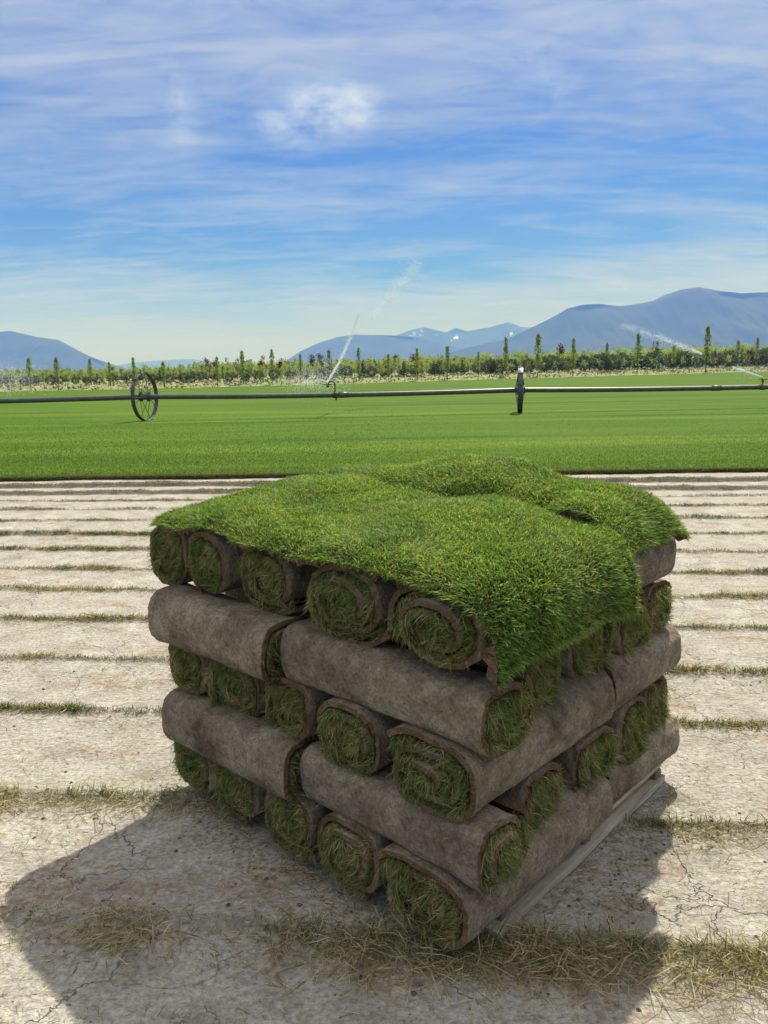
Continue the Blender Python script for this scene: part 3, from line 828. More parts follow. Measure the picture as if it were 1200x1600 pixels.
# ------------------------------------------------------------------ grass in the strips, straw and litter on the soil
def ground_z(x, y): return soil_z(x, y)
parts = []
for k, (y0, sl, dry, hh, dens) in enumerate(STRIPS):
    half = 0.62 * (y0 + 1.0) + .6
    per_m = (2700 if k < 1 else 1700 if k < 2 else 2300 if k < 5 else 1800 if k < 9 else 1000) * dens
    n = int(per_m * 2 * half)
    x = rng.uniform(-half, half, n)
    dn = np.clip(0.55 + 0.75 * fbm(x, x * 0, 140 + k, 3, .8) + .25 * fbm(x, x * 0, 170 + k, 2, 5.0), 0.14 if k < 1 else 0.22, 1.2)
    if k < 1: dn = dn + .55 * np.clip((x - .15) / .4, 0, 1)
    keep = rng.uniform(size=n) < dn
    x = x[keep]; n = len(x); dn = dn[keep]
    spread = .030 if k < 1 else (.014 if k < 12 else .045)
    y = strip_y(k, x) + rng.normal(size=n) * spread + (-.02 if k < 2 else 0)
    z = ground_z(x, y)
    isdry = rng.uniform(size=n) < np.clip(dry + 0.45 * fbm(x, x * 0, 200 + k, 3, 1.1), .08, .97)
    # near strips: dry straw lies flat, thrown toward the camera; green tufts stand
    lie = isdry & (rng.uniform(size=n) < (.72 if k < 2 else .35))
    dirs = np.stack([rng.normal(size=n) * .5, rng.normal(size=n) * .45, np.ones(n)], -1)
    dl = np.stack([rng.normal(size=n), rng.normal(size=n) * .8 - .35, np.full(n, .22)], -1)
    dirs = np.where(lie[:, None], dl, dirs)
    y = np.where(lie, y - np.abs(rng.normal(size=n)) * (.05 if k < 2 else .02), y)
    z = np.where(lie, ground_z(x, y) + rng.uniform(.001, .014, n), z)
    tall = (.058 if k < 1 else .042 if k < 9 else .032)
    ln = tall * rng.uniform(.45, 1.35, n) * (0.6 + .6 * np.clip(dn, 0, 1)) * np.where(lie, 1.5, 1.0)
    wd = rng.uniform(.0014, .0028, n) * (1 + y0 * .09)
    droop = np.stack([rng.normal(size=n) * .35, rng.normal(size=n) * .35, -rng.uniform(0, .5, n)], -1)
    parts.append(blades(np.stack([x, y, z - .003], -1), dirs, ln, wd, droop, rng.uniform(0, 1, n), isdry * rng.uniform(.6, 1, n)))
o = blades_obj('stubble_grass', parts, M_STUBBLE)
tag(o, 'dry and green grass left standing in thin strips between the cut rows', 'grass', kind='stuff')

# scattered straw bits and dead shoots on the bare soil
parts = []
n = 34000
y = 0.85 + (rng.uniform(size=n) ** 1.5) * 7; x = rng.uniform(-1, 1, n) * (.62 * y + .5)
dens = fbm(x, y, 301, 3, 1.3); keep = rng.uniform(size=n) < np.clip(.5 + .6 * dens, .05, 1); x, y = x[keep], y[keep]; n = len(x)
dirs = np.stack([rng.normal(size=n), rng.normal(size=n), rng.uniform(0.0, .18, n)], -1)
parts.append(blades(np.stack([x, y, ground_z(x, y) + .003], -1), dirs, rng.uniform(.006, .036, n) * np.where(rng.uniform(size=n) < .08, 1.8, 1), rng.uniform(.0011, .0026, n) * (1 + y * .08),
                    np.stack([rng.normal(size=n) * .3, rng.normal(size=n) * .3, np.zeros(n)], -1), rng.uniform(.0, 1, n), np.where(rng.uniform(size=n) < .85, 1.0, .4)))
n = 6500
y = 0.85 + rng.uniform(size=n) ** 1.4 * 7; x = rng.uniform(-1, 1, n) * (.62 * y + .5)
dens = fbm(x, y, 305, 3, 1.0); keep = rng.uniform(size=n) < np.clip(.45 + .7 * dens, .03, 1); x, y = x[keep], y[keep]; n = len(x)
dirs = np.stack([rng.normal(size=n) * .55, rng.normal(size=n) * .55, np.ones(n)], -1)
parts.append(blades(np.stack([x, y, ground_z(x, y) - .002], -1), dirs, rng.uniform(.012, .042, n), rng.uniform(.001, .0022, n) * (1 + y * .07),
                    np.stack([rng.normal(size=n) * .35, rng.normal(size=n) * .35, -rng.uniform(0, .3, n)], -1), rng.uniform(0, .6, n), rng.uniform(.35, 1, n)))
n = 1500
q_ = rng.uniform(size=n); w_ = -.06 - np.abs(rng.normal(size=n)) * .07; sidem = rng.uniform(size=n) < .6
Lq = np.where(sidem, q_ * 1.3 - .05, w_ + .02); Rq = np.where(sidem, w_, q_ * 1.15 - .05)
pq = SPa(Lq, Rq, 0 * q_); x, y = pq[:, 0], pq[:, 1]
dirs = np.stack([rng.normal(size=n), rng.normal(size=n), rng.uniform(0.05, .5, n)], -1)
parts.append(blades(np.stack([x, y, ground_z(x, y) + .002], -1), dirs, rng.uniform(.012, .045, n), rng.uniform(.0012, .0024, n), np.stack([rng.normal(size=n) * .3, rng.normal(size=n) * .3, -rng.uniform(0, .3, n)], -1), rng.uniform(0, 1, n), (rng.uniform(size=n) < .6) * 1.0))
o = blades_obj('straw_litter', parts, M_STUBBLE)
tag(o, 'straw bits and dead grass shoots scattered on the bare soil', 'straw', kind='stuff')

# crumbs of soil
mb = MB()
for k in range(650):
    y_ = .9 + random.random() ** 1.6 * 4.5; x_ = random.uniform(-1, 1) * (.62 * y_ + .4); s_ = random.choice([.0025, .003, .004, .005, .007]) * random.uniform(.7, 1.4)
    if k % 5 == 0:
        q_ = random.random(); w_ = abs(random.gauss(.02, .07)); pt_ = SP(-.10 - w_, q_ * 1.1) if k % 2 else SP(q_ * 1.25, -.10 - w_); x_, y_ = pt_.x, pt_.y
    elif random.random() < .25:
        kk = random.randrange(0, 6); y_ = float(strip_y(kk, np.array(x_))) + random.gauss(-.02, .03)
    z_ = float(ground_z(np.array(x_), np.array(y_)))
    P = [Vector((math.cos(t) * s_ * random.uniform(.7, 1.3), math.sin(t) * s_ * random.uniform(.7, 1.3), random.uniform(-.2, .3) * s_)) for t in (0, 1.25, 2.5, 3.8, 5.0)]
    P.append(Vector((0, 0, s_ * random.uniform(.5, .9))))
    mb.poly([p + Vector((x_, y_, z_)) for p in P], [(i, (i + 1) % 5, 5) for i in range(5)])
o = mb.build('soil_crumbs', M_CLOD); tag(o, 'small dark crumbs of soil lying on the cut ground', 'soil crumbs', kind='stuff')

# turf blades along the front of the uncut lawn
n = 110000
y = EDGE0 + np.minimum(rng.exponential(3.6, n), 24); x = rng.uniform(-1, 1, n) * (.6 * y + .6)
y = y - EDGE0 + edge_y(x)
z = np.where(y < edge_y(x) + .05, .052, .063)
dirs = np.stack([rng.normal(size=n) * .45, rng.normal(size=n) * .45, np.ones(n)], -1)
wide = .0005 * y
pt = fbm(x * .5, y * 2, 310, 3, .5)
a1 = blades(np.stack([x, y, z], -1), dirs, rng.uniform(.02, .04, n), wide * rng.uniform(.6, 1.2, n), np.stack([rng.normal(size=n) * .3, rng.normal(size=n) * .3, -rng.uniform(0, .3, n)], -1),
            np.clip(.5 + .3 * pt + .2 * rng.normal(size=n), 0, 1), (rng.uniform(size=n) < .05) * .7)
n = 12000
x = rng.uniform(-7.5, 7.5, n); y = edge_y(x) - .005 + rng.normal(size=n) * .012; z = rng.uniform(-.01, .06, n)
dirs = np.stack([rng.normal(size=n) * .6, -np.abs(rng.normal(size=n)) * .5, np.full(n, .5)], -1)
a2 = blades(np.stack([x, y, z], -1), dirs, rng.uniform(.012, .032, n), rng.uniform(.004, .009, n), np.stack([rng.normal(size=n) * .3, rng.normal(size=n) * .3, -rng.uniform(0, .6, n)], -1),
            rng.uniform(0, .4, n), rng.uniform(.0, .8, n))
o = blades_obj('lawn_grass', [a1, a2], M_LAWNBLADE)
tag(o, 'short green turf blades along the cut front of the lawn', 'grass', kind='stuff')

# ------------------------------------------------------------------ wheel line
W1 = at_z(229, 657.5, 0.05); W2 = at_z(812, 645.5, 0.05)
WR = 0.735
line = empty('wheel_line', (0, (W1.y + W2.y) / 2, 0.05))
tag(line, 'long wheel line irrigation pipe on two spoked steel wheels crossing the green lawn', 'irrigation pipe')
off = Vector(line.location)
HUBZ = 0.05 + WR
dirp = (Vector((W2.x, W2.y, 0)) - Vector((W1.x, W1.y, 0))); span = dirp.length; dirp.normalize()
def pipe_pt(s):     # s: metres from wheel 1 along the pipe, sagging between wheels
    k = (s / span) % 1.0
    sag = .055 * (1 - (2 * k - 1) ** 2)
    p = Vector((W1.x, W1.y, 0)) + dirp * s
    return Vector((p.x, p.y, HUBZ - sag))
mb = MB(); s0, s1 = -14.0, span + 14.0
mb.tube([pipe_pt(s0 + (s1 - s0) * i / 80) - off for i in range(81)], .077, 16)
pipe = mb.build('pipe', M_ALU, line, True)
for s in (-6.1, 6.1, 18.3):
    mb = MB(); mb.tube([pipe_pt(s - .16) - off, pipe_pt(s + .16) - off], .092, 16); mb.build('coupler', M_STEEL, line, True)
mb = MB(); mb.tube([pipe_pt(s0 + .5) - off, pipe_pt(s0 + .7) - off], .092, 16)
def wheel(c, yaw, band):
    """axis along local X"""
    nseg = 48; mb = MB()
    rot = Matrix.Rotation(yaw, 3, 'Z')
    prof = [(-band / 2, WR - .02), (-band / 2, WR), (-band / 4, WR + .004), (0, WR + .010), (band / 4, WR + .004), (band / 2, WR), (band / 2, WR - .02), (band / 2 - .012, WR - .025), (-band / 2 + .012, WR - .025)]
    P = []; F = []; m = len(prof)
    for i in range(nseg):
        t = 2 * math.pi * i / nseg
        for (x, r) in prof: P.append(Vector((x, r * math.cos(t), r * math.sin(t))))
    for i in range(nseg):
        for k in range(m): F.append((i * m + k, i * m + (k + 1) % m, ((i + 1) % nseg) * m + (k + 1) % m, ((i + 1) % nseg) * m + k))
    base = Vector(c) - off
    mb.poly([rot @ p + base for p in P], F)
    rim = mb.build('wheel', M_STEEL, line, False)
    # hub flanges
    mb = MB()
    for sx in (-1, 1):
        mb.tube([base + rot @ Vector((sx * .12, 0, 0)), base + rot @ Vector((sx * .145, 0, 0))], .15, 20)
    mb.tube([base + rot @ Vector((-.16, 0, 0)), base + rot @ Vector((.16, 0, 0))], .095, 16)
    h = mb.build('hub', M_STEEL, rim, False)
    for k in range(16):
        t = 2 * math.pi * (k + .3) / 16; sx = -1 if k % 2 else 1
        t2 = t + (.10 if (k // 2) % 2 else -.10)
        m2 = MB()
        m2.tube([base + rot @ Vector((sx * .135, .13 * math.cos(t), .13 * math.sin(t))), base + rot @ Vector((sx * .03, (WR - .02) * math.cos(t2), (WR - .02) * math.sin(t2)))], .009, 6)
        m2.build('spoke', M_STEEL, rim)
    for k in range(12):
        t = 2 * math.pi * (k + .5) / 12
        m2 = MB(); q = Matrix.Rotation(t, 3, 'X')
        m2.box((0, 0, 0), (band * .9, .018, .03)); 
        m2.v = [tuple(rot @ (q @ (Vector(p) + Vector((0, 0, WR + .018)))) + base) for p in m2.v]
        m2.build('cleat', M_STEEL, rim)
    return rim
wheel((W1.x, W1.y, HUBZ), R_(-12), .12)
wheel((W2.x, W2.y, HUBZ), R_(-8.5), .15)
def sprinkler(s, gooseneck):
    p = pipe_pt(s) - off
    mb = MB(); mb.tube([p - dirp * .07, p + dirp * .07], .098, 16); cl = mb.build('sprinkler', M_DARKMETAL if gooseneck else M_BRASS, line)
    mb = MB()
    if gooseneck:
        top = p + Vector((0, 0, .36))
        mb.tube([p + Vector((.03, -.03, -.16)), p + Vector((.03, -.03, .06)), p + Vector((0, 0, .10)), top, top + Vector((-.06, 0, .06)), top + Vector((-.17, 0, .05)), top + Vector((-.20, 0, -.02))], .024, 8)
        mb.build('riser', M_DARKMETAL, cl, True)
        hd = top + Vector((-.23, 0, -.06))
    else:
        top = p + Vector((0, 0, .22))
        mb.tube([p, top], .026, 8); mb.build('riser', M_BRASS, cl, True)
        hd = top
    mb = MB(); mb.tube([hd - Vector((0, 0, .06)), hd, hd + Vector((-.02, .03, .10))], [.045, .04, .02], 8); mb.build('nozzle', M_BRASS, cl, True)
    mb = MB(); mb.box(hd + Vector((0, 0, .03)), (.30, .02, .025)); mb.build('impact_arm', M_DARKMETAL if gooseneck else M_BRASS, cl)
    return hd + off + Vector((-.02, .03, .1))
def s_of(px):
    best = min((abs((cam.matrix_world.inverted() @ pipe_pt(s)).x / -(cam.matrix_world.inverted() @ pipe_pt(s)).z * 1200 + 600 - px), s) for s in np.arange(-10, 24, .02))
    return best[1]
J1 = sprinkler(s_of(524), True)
J2 = sprinkler(s_of(1191), False)

# ------------------------------------------------------------------ water: droplets in the sprinkler jets
m, t, out = new_mat('water_drops')
b = t.add('ShaderNodeBsdfPrincipled', {'Base Color': (0.93, 0.96, 1, 1), 'Roughness': 0.25, 'Specular IOR Level': .6})
tr = t.add('ShaderNodeBsdfTranslucent', {'Color': (.95, .97, 1, 1)})
mx = t.add('ShaderNodeMixShader', {0: .5, 1: b.outputs[0], 2: tr.outputs[0]}); t.l.new(mx.outputs[0], out.inputs[0])
M_WATER = m
OCT_V = np.array([(1, 0, 0), (-1, 0, 0), (0, 1, 0), (0, -1, 0), (0, 0, 1), (0, 0, -1)], float)
OCT_F = np.array([(0, 2, 4), (2, 1, 4), (1, 3, 4), (3, 0, 4), (2, 0, 5), (1, 2, 5), (3, 1, 5), (0, 3, 5)])
def drops(name, P, rad, label):
    n = len(P)
    V = (P[:, None, :] + OCT_V[None] * rad[:, None, None] * np.array([1, 1, 1.3])).reshape(-1, 3)
    F = (OCT_F[None] + (np.arange(n) * 6)[:, None, None]).reshape(-1, 3)
    o = mesh_np(name, V, F.ravel(), np.arange(len(F)) * 3, np.full(len(F), 3), M_WATER)
    return tag(o, label, 'water spray', kind='stuff')
def jet(p0, pts, n, spread0, spread1, tpow=1.0, r0=.006, seed=0):
    """droplets along a smooth curve through p0 and pts"""
    r = np.random.default_rng(seed)
    C = np.array([p0] + [tuple(q) for q in pts]); k = len(C)
    tt = r.uniform(size=n) ** tpow
    S = np.linspace(0, 1, k)
    # quadratic smoothing through the points
    co = [np.polyfit(S, C[:, i], min(2, k - 1)) for i in range(3)]
    P = np.stack([np.polyval(c, tt) for c in co], -1)
    gap = .5 + .5 * np.sin(tt * 45 + 3 * np.sin(tt * 17))
    sp = spread0 + (spread1 - spread0) * tt
    P += r.normal(size=(n, 3)) * (sp * (.5 + .5 * gap))[:, None]
    return P, r0 * r.uniform(.5, 1.4, n)
a, ra = jet(J1, [at_depth(540, 545, 27.2), at_depth(562, 484, 29)], 2600, .010, .07, 1.25, .0080, 1)
a2, ra2 = jet(at_depth(580, 500, 30), [at_depth(616, 456, 32.5), at_depth(653, 412, 35)], 3200, .12, .30, 1.0, .0085, 2)
r_ = np.random.default_rng(3)
mist = np.array([at_depth(490, 592, 25.6)]) + r_.normal(size=(2200, 3)) * np.array([.50, .4, .22])
mist2 = np.array([at_depth(527, 572, 27.0)]) + r_.normal(size=(500, 3)) * np.array([.30, .4, .40])
mist[:, 2] -= np.abs(mist[:, 0] - mist[:, 0].mean()) * .1
drops('water_jet', np.concatenate([a, a2, mist, mist2]), np.concatenate([ra, ra2, r_.uniform(.004, .009, 2700)]), 'steep white water jet rising from the gooseneck sprinkler with mist around it')
a, ra = jet(J2, [at_depth(1145, 574, 27.6)], 1500, .008, .03, 1.0, .008, 4)
a2, ra2 = jet(at_depth(1096, 553, 29.5), [at_depth(1040, 531, 32), at_depth(970, 508, 36)], 2200, .03, .16, 1.0, .009, 5)
mist = np.array([at_depth(1180, 575, 27.0)]) + r_.normal(size=(500, 3)) * np.array([.3, .4, .30])
drops('water_jet', np.concatenate([a, a2, mist]), np.concatenate([ra, ra2, r_.uniform(.003, .006, 500)]), 'long low water jet shooting left from the sprinkler at the right edge')
mist = np.array([at_depth(8, 592, 27.0)]) + r_.normal(size=(2600, 3)) * np.array([.65, .5, .27])
drops('water_spray', mist, r_.uniform(.004, .009, 2600), 'faint water mist drifting in front of the trees at the left edge')

# ------------------------------------------------------------------ trees
def leaf_cloud(name, P, size, mat, parent=None, tint=None, seed=0, flat=0.0):
    r = np.random.default_rng(seed); n = len(P)
    A = r.normal(size=(n, 3)); A /= np.linalg.norm(A, axis=1, keepdims=True)
    B = np.cross(A, r.normal(size=(n, 3))); B /= np.linalg.norm(B, axis=1, keepdims=True)
    s = (size * r.uniform(.6, 1.4, n))[:, None]
    V = np.stack([P - A * s, P - B * s * .6, P + A * s, P + B * s * .6], 1).reshape(-1, 3)
    if tint is None: tint = r.uniform(size=n)
    F = np.arange(n * 4)
    return mesh_np(name, V, F, np.arange(n) * 4, np.full(n, 4), mat, None, False, {'tint': np.repeat(tint, 4)}, parent)
def crown_points(kind, n, seed):
    """unit-height crown points"""
    r = np.random.default_rng(seed)
    if kind == 'column':
        h = r.uniform(.22, 1, n) ; t = r.uniform(0, 6.283, n)
        prof = .085 * np.clip(np.sin((h - .18) / .82 * np.pi) ** .5, .12, 1) * (1 + .45 * fbm(h * 4, h * 0, seed, 2, 1.0))
        rad = prof * np.sqrt(r.uniform(size=n))
        return np.stack([rad * np.cos(t), rad * np.sin(t), h], -1)
    if kind == 'cone':
        h = 1 - np.sqrt(r.uniform(size=n)) * .97; t = r.uniform(0, 6.283, n)
        lay = .8 + .35 * np.sin(h * 34)
        rad = (.40 * (1 - h) + .015) * lay * r.uniform(.55, 1.08, n)
        return np.stack([rad * np.cos(t), rad * np.sin(t), h - .1 * rad], -1)
    if kind == 'dome':
        v = r.normal(size=(n, 3)); v /= np.linalg.norm(v, axis=1, keepdims=True); rr = r.uniform(.5, 1.05, n) ** .6
        v = v * rr[:, None] * (1 + .2 * fbm(v[:, 0] * 2, v[:, 1] * 2 + v[:, 2], seed, 2, .6))[:, None]
        return np.stack([v[:, 0] * .62, v[:, 1] * .62, .5 + v[:, 2] * .5], -1)
    # loose oval crown made of several leaf clumps
    k = 11; C = r.normal(size=(k, 3)); C /= np.linalg.norm(C, axis=1, keepdims=True); C *= r.uniform(.35, 1, (k, 1))
    C = C * np.array([.15, .15, .36]) + np.array([0, 0, .62])
    i = r.integers(0, k, n)
    P = C[i] + r.normal(size=(n, 3)) * np.array([.065, .065, .075]) * r.uniform(.6, 1.3, (k, 1))[i]
    P[:, 2] = np.clip(P[:, 2], .16, 1.02)
    return P
def make_tree(name, kind, mat, n, leaf, seed, trunk_h=.75, tr=.013, limbs=4):
    root = empty(name)
    mb = MB(); r = random.Random(seed)
    bend = [Vector((r.uniform(-.01, .01), r.uniform(-.01, .01), trunk_h * k / 4 - .02 * (k == 0))) for k in range(5)]
    mb.tube(bend, [tr, tr * .85, tr * .7, tr * .5, tr * .25], 6)
    for k in range(limbs):
        h = r.uniform(.3, .7) * trunk_h / .75; t = r.uniform(0, 6.28); l = .16 if kind == 'loose' else .06
        mb.tube([Vector((0, 0, h)), Vector((math.cos(t) * l * .5, math.sin(t) * l * .5, h + .08)), Vector((math.cos(t) * l, math.sin(t) * l, h + .2))], [tr * .45, tr * .3, tr * .12], 5)
    mb.build('trunk', M_BARK, root)
    P = crown_points(kind, n, seed)
    tint = np.clip(.5 + .28 * fbm(P[:, 0] * 4, P[:, 2] * 4 + P[:, 1] * 3, seed, 2, 1) + .2 * np.random.default_rng(seed).normal(size=n), 0, 1)
    leaf_cloud('crown', P, leaf, mat, root, tint, seed)
    return root
PROTO = {}
def proto(kind, var):
    key = (kind, var)
    if key in PROTO: return copy_tree(PROTO[key])
    sd_ = 40 + var * 7
    if kind == 'poplar': o = make_tree('poplar_tree', 'column', M_LEAF['poplar'], 340, .028, sd_, .92, .012, 6)
    elif kind == 'lime': o = make_tree('sapling_tree', 'loose', M_LEAF['lime'], 520, .027, sd_)
    elif kind == 'mid': o = make_tree('leafy_tree', 'loose', M_LEAF['mid'], 520, .029, sd_)
    elif kind == 'red': o = make_tree('red_leaf_tree', 'loose', M_LEAF['red'], 420, .032, sd_)
    elif kind == 'spruce': o = make_tree('conifer_tree', 'cone', M_LEAF['conifer'], 520, .05, sd_, .9, .02, 0)
    else: o = make_tree('conifer_shrub', 'dome', M_LEAF['conifer'], 420, .085, sd_, .5, .03, 0)
    PROTO[key] = o; return o
def base_z(back, Y): return float(np.interp(back, [0, 2.5, 5, 7.5], [.05, .30, .60, .72])) * min(max(Y / 110, .5), 2)
def place(kind, px, back, h, label, cat, group, var=None):
    """px: photo column; back: metres behind the lawn's far edge."""
    # intersect the photo column's ground direction with the far line
    v = ray(px, 590); k = v.x / v.y
    Y = 60.0
    for _ in range(60): Y = float(far_y(k * Y)) + back
    x = k * Y
    o = proto(kind, random.randrange(4) if var is None else var)
    sc = h; wv = random.uniform(.88, 1.15)
    o.location = (x, Y, base_z(back, Y)); o.rotation_euler = (0, 0, random.uniform(0, 6.28)); o.scale = (sc * wv, sc * wv, sc)
    tag(o, label, cat, group); return o
def top_h(px, py, back):
    """height of a tree whose top is at photo row py"""
    v = ray(px, py); k = v.x / v.y; Y = 60.0
    for _ in range(60): Y = float(far_y(k * Y)) + back
    return (CAM_H + v.z / v.y * Y - base_z(back, Y)) * 1.06
ORD = ['first', 'second', 'third', 'fourth', 'fifth', 'sixth', 'seventh', 'eighth', 'ninth', 'tenth', 'eleventh', 'twelfth', 'thirteenth', 'fourteenth', 'fifteenth', 'sixteenth', 'seventeenth', 'eighteenth', 'nineteenth', 'twentieth', 'twenty-first', 'twenty-second', 'twenty-third', 'twenty-fourth', 'twenty-fifth', 'twenty-sixth', 'twenty-seventh']
POP = [(47, 562, 1), (90, 561, .5), (142, 563, 6), (172, 568, .8), (210, 561, 5), (256, 567, .8), (340, 560, .8), (380, 551, 3), (426, 549, 1.5), (470, 556, 4), (515, 548, 3), (561, 546, 3.5),
       (607, 556, .8), (652, 547, 1.5), (699, 544, .8), (747, 552, 5), (790, 531, 3), (840, 525, 2.5), (895, 532, 1), (947, 538, 6), (995, 524, .8), (1051, 534, 5), (1102, 514, 1), (1150, 534, 6), (1180, 530, 7)]
for i, (px, py, bk) in enumerate(POP):
    place('poplar', px, bk, top_h(px, py, bk), 'slender columnar tree, %s from the left in the row in front of the nursery' % ORD[i], 'tree', 'columnar trees in front of the nursery')
def treetop(px):   # photo row where the nursery tops run
    return float(np.interp(px, [0, 150, 300, 450, 600, 750, 900, 1050, 1200], [574, 573, 567, 564, 558, 554, 546, 541, 537]))
# low dark conifers in front
px = -60
k = 0
while px < 1262:
    spr = random.random() < (.12 if px < 600 else .3)
    bk = random.uniform(7, 12)
    top = treetop(px) + (25 - px * .0095) * random.uniform(.50, .86) - (6 if spr else 0)
    h = max(.8, top_h(px, top, bk))
    place('spruce' if spr else 'shrub', px, bk, h, 'small dark green conifer of spire shape in the front nursery row' if spr else 'low rounded dark conifer in the front nursery row',
          'conifer', 'dark spire conifers in the nursery' if spr else 'dark rounded conifers in the nursery')
    px += random.uniform(11, 28); k += 1
# lime saplings in several rows
for row, (bk, dyt, step) in enumerate(((11, 9, 14), (16, 6, 13), (24, 3, 13), (36, 0, 14))):
    px = -60 + row * 5
    while px < 1262:
        b_ = bk + random.uniform(-2, 2); top = treetop(px) + dyt + random.uniform(-3, 5)
        kind = 'lime' if random.random() < (.72 if row < 3 else .4) else 'mid'
        h = max(1.4, top_h(px, top, b_))
        place(kind, px, b_, h, 'young lime green leafy tree in the nursery rows' if kind == 'lime' else 'young mid green leafy tree in the nursery rows', 'tree',
              'lime green nursery trees' if kind == 'lime' else 'mid green nursery trees')
        px += step * random.uniform(.6, 1.4)
for i, (px, py) in enumerate(((325, 561), (338, 562), (356, 560), (372, 561), (411, 557), (441, 560), (489, 556), (501, 555), (616, 556), (645, 553), (876, 540), (1024, 534), (1075, 540))):
    place('red', px, 30, top_h(px, py, 30), 'dark reddish leafed tree, %s from the left of those standing out above the nursery' % ORD[i], 'tree', 'reddish trees above the nursery')
# distant wood behind the nursery: one mass
PP = []; TT = []
for k in range(230):
    px = random.uniform(-120, 1320)
    bk = random.uniform(60, 130)
    v = ray(px, 590); kk = v.x / v.y; Y = 60.0
    for _ in range(60): Y = float(far_y(kk * Y)) + bk
    py = treetop(px) - random.uniform(-4, 3) + (6 if px < 300 else 0)
    vv = ray(px, py); h = max(2.5, CAM_H + vv.z / vv.y * Y)
    q = crown_points('loose', 130, 2000 + k); q = (q - np.array([0, 0, .15])) * np.array([1.5, 1.5, 1.15]) * h + np.array([kk * Y, Y, 0])
    PP.append(q); TT.append(np.clip(random.random() * .6 + .2 + .2 * rng.normal(size=len(q)), 0, 1))
o = leaf_cloud('distant_wood', np.concatenate(PP), .45, M_LEAF['wood'], None, np.concatenate(TT), 5)
tag(o, 'belt of dull green woodland behind the nursery below the mountains', 'woodland', kind='stuff')
# pale weeds on the verge
n = 9000
x = rng.uniform(-90, 190, n); bk_ = rng.uniform(0, 9, n); y = far_y(x) + bk_
nzz = fbm(x, y, 400, 3, .15)
P = np.stack([x, y, np.interp(bk_, [0, 2.5, 5, 7.5], [.05, .30, .60, .72]) * np.clip(far_y(x) / 110, .5, 2) + rng.uniform(0, .36, n) * (1 + .5 * nzz)], -1)
m, t, out = new_mat('weed_leaves')
tt_ = t.add('ShaderNodeAttribute', attribute_name='tint').outputs['Fac']
principled(t, out, Base_Color=t.ramp(tt_, [(0, (.12, .16, .05)), (.5, (.24, .26, .11)), (1, (.46, .43, .27))]), Roughness=.9)
o = leaf_cloud('verge_weeds', P, .16, m, None, np.clip(.5 + .4 * nzz + .25 * rng.normal(size=n), 0, 1), 8)
tag(o, 'pale dry weeds and grass along the foot of the nursery rows', 'weeds', kind='stuff')

# ------------------------------------------------------------------ mountains
def mountain_mat(name, snow):
    m, t, out = new_mat(name)
    geo = t.add('ShaderNodeNewGeometry')
    pos = geo.outputs['Position']
    n = t.noise(pos, .0012, 7, .62)
    c = t.ramp(n, [(.3, (.022, .036, .022)), (.55, (.040, .055, .032)), (.75, (.075, .08, .05))])
    if snow:
        at = t.add('ShaderNodeAttribute', attribute_name='snow').outputs['Fac']
        n2 = t.noise(t.mapping(pos, scale=(1, .35, 1)), .012, 8, .7)
        f = t.ramp(t.math('ADD', at, t.math('MULTIPLY', t.math('SUBTRACT', n2, .5), 2.2)), [(.74, 0), (.84, .85)])
        c = t.mix(f, c, (.85, .87, .9))
    principled(t, out, Base_Color=c, Roughness=.95, Specular_IOR_Level=.05)
    return m
M_MTN = mountain_mat('forested_mountain', False); M_MTNS = mountain_mat('snowy_mountain', True)
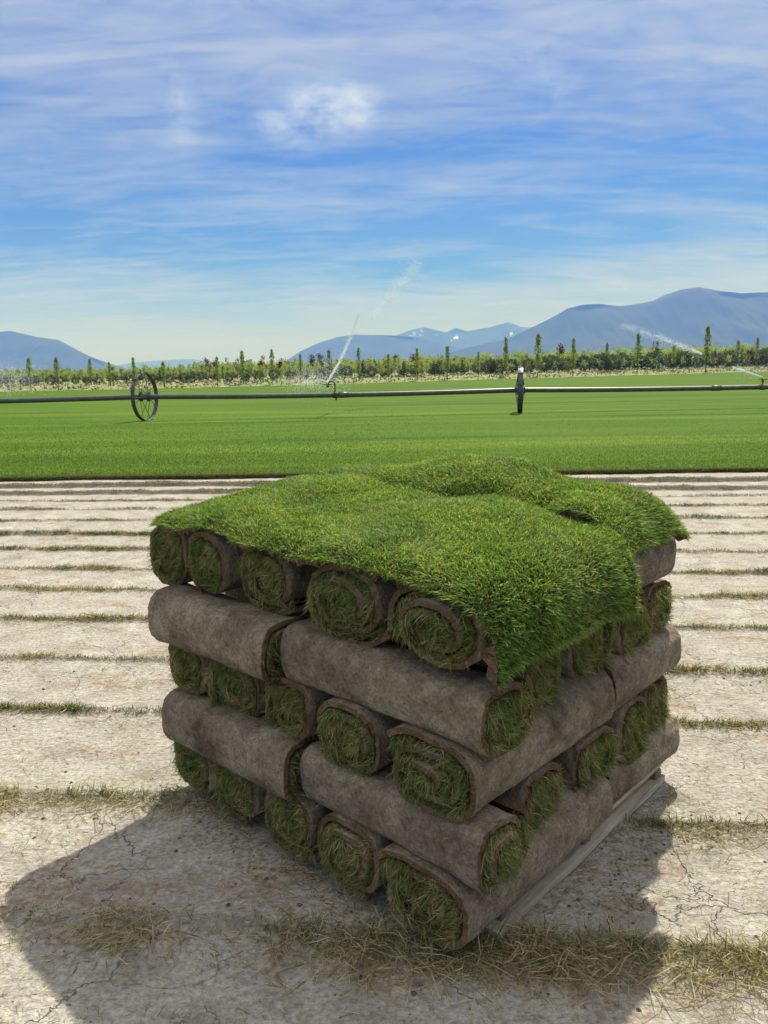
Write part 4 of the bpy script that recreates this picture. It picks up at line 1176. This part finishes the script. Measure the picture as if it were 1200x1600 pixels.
def mountain(name, prof, Y, depth, mat, seed, snow=None):
    prof = np.array(prof, float)
    px = np.arange(prof[0, 0], prof[-1, 0] + .1, 1.5)
    py = np.interp(px, prof[:, 0], prof[:, 1])
    py = py + .45 * fbm(px / 40, px * 0, seed, 4, 1.0)
    pts = [at_depth(a_, b_, Y) for a_, b_ in zip(px, py)]
    X = np.array([p.x for p in pts]); Z = np.maximum(np.array([p.z for p in pts]), 0)
    nr = 34
    q = np.concatenate([np.linspace(-1, 0, nr), np.linspace(0, 1, 12)[1:]])     # -1 foot toward us, 0 crest, 1 back
    Q, XX = np.meshgrid(q, X, indexing='ij'); ZZ = np.repeat(Z[None], len(q), 0)
    fall = np.where(Q < 0, (1 + Q) ** 1.35, 1 - Q)
    rid = fbm(XX / (depth * .28), Q * 1.3, seed + 1, 4, 1.0)
    hz = ZZ * np.clip(fall * (1 + .3 * rid * (1 - fall) * (Q < 0)), 0, 1)
    yy = Y + Q * depth + depth * .07 * fbm(XX / (depth * .5), Q, seed + 2, 2, 1.0) * (np.abs(Q) > .01)
    # keep the crest where the photo shows it while the slope bulges; foot sunk under the ground
    hz = np.where(fall <= 0.001, -60, hz - 4)
    P = np.stack([XX * (yy / Y) ** .0, yy, hz], -1)
    at = None
    if snow is not None:
        sn = np.zeros(hz.shape)
        PXX = np.repeat(px[None], len(q), 0)
        for (sx, wx, q0, wq, amt) in snow:
            sn = np.maximum(sn, amt * np.exp(-((PXX - sx) / wx) ** 2 - ((Q - q0) / wq) ** 2))
        at = {'snow': sn.ravel()}
    o = grid_obj(name, P, mat, True, None, at); tag(o, kind='structure'); return o
mountain('mountain', [(-260, 545), (-160, 520), (-80, 524), (0, 518), (15, 516.5), (40, 522), (62, 527), (90, 530.5), (115, 543), (140, 557), (162, 570), (190, 583)], 14000, 3000, M_MTN, 11)
mountain('mountain', [(560, 585), (650, 565), (730, 543), (790, 530), (815, 518), (840, 507), (862, 496), (888, 481), (912, 475.5), (938, 474.5), (968, 478), (1000, 474), (1022, 469), (1040, 460), (1062, 452.5), (1092, 448), (1122, 454), (1160, 458), (1200, 456), (1290, 452), (1400, 480), (1500, 500)], 13000, 3600, M_MTNS, 13,
         snow=[(915, 6, -.03, .03, .55), (940, 7, -.03, .03, .5)])
mountain('mountain', [(436, 578), (448, 563), (470, 548), (500, 535), (527, 526), (556, 522.5), (592, 523), (622, 524), (650, 527), (700, 538), (760, 560), (800, 580)], 18000, 3200, M_MTN, 15)
mountain('mountain', [(560, 580), (600, 540), (622, 522), (645, 515), (662, 510.5), (680, 515), (697, 519), (712, 512.5), (730, 517), (765, 511), (785, 505.5), (796, 503), (813, 510), (850, 514), (900, 530), (960, 570)], 24000, 3500, M_MTNS, 17,
         snow=[(648, 16, -.12, .12, .75), (660, 8, -.05, .08, .75), (681, 5, -.1, .1, .7), (710, 13, -.16, .10, .85), (722, 6, -.08, .06, .7), (793, 9, -.22, .08, .85), (796, 5, -.03, .05, .7)])
mountain('mountain', [(150, 583), (175, 572), (205, 567), (235, 564), (270, 562), (300, 561), (330, 566), (370, 578)], 34000, 4000, M_MTN, 19)

# ------------------------------------------------------------------ haze
m, t, out = new_mat('haze_air')
vol = t.add('ShaderNodeVolumePrincipled', {'Color': (.13, .30, 1.0, 1), 'Absorption Color': (1, 1, 1, 1), 'Density': 1.1e-4, 'Anisotropy': -0.1})
t.l.new(vol.outputs[0], out.inputs['Volume'])
mb = MB(); mb.box((0, 17000, 850 - 1.05), (90000, 52000, 1700), mi=0)
o = mb.build('haze', m); tag(o, 'pale blue air haze over the valley', 'haze', kind='stuff')
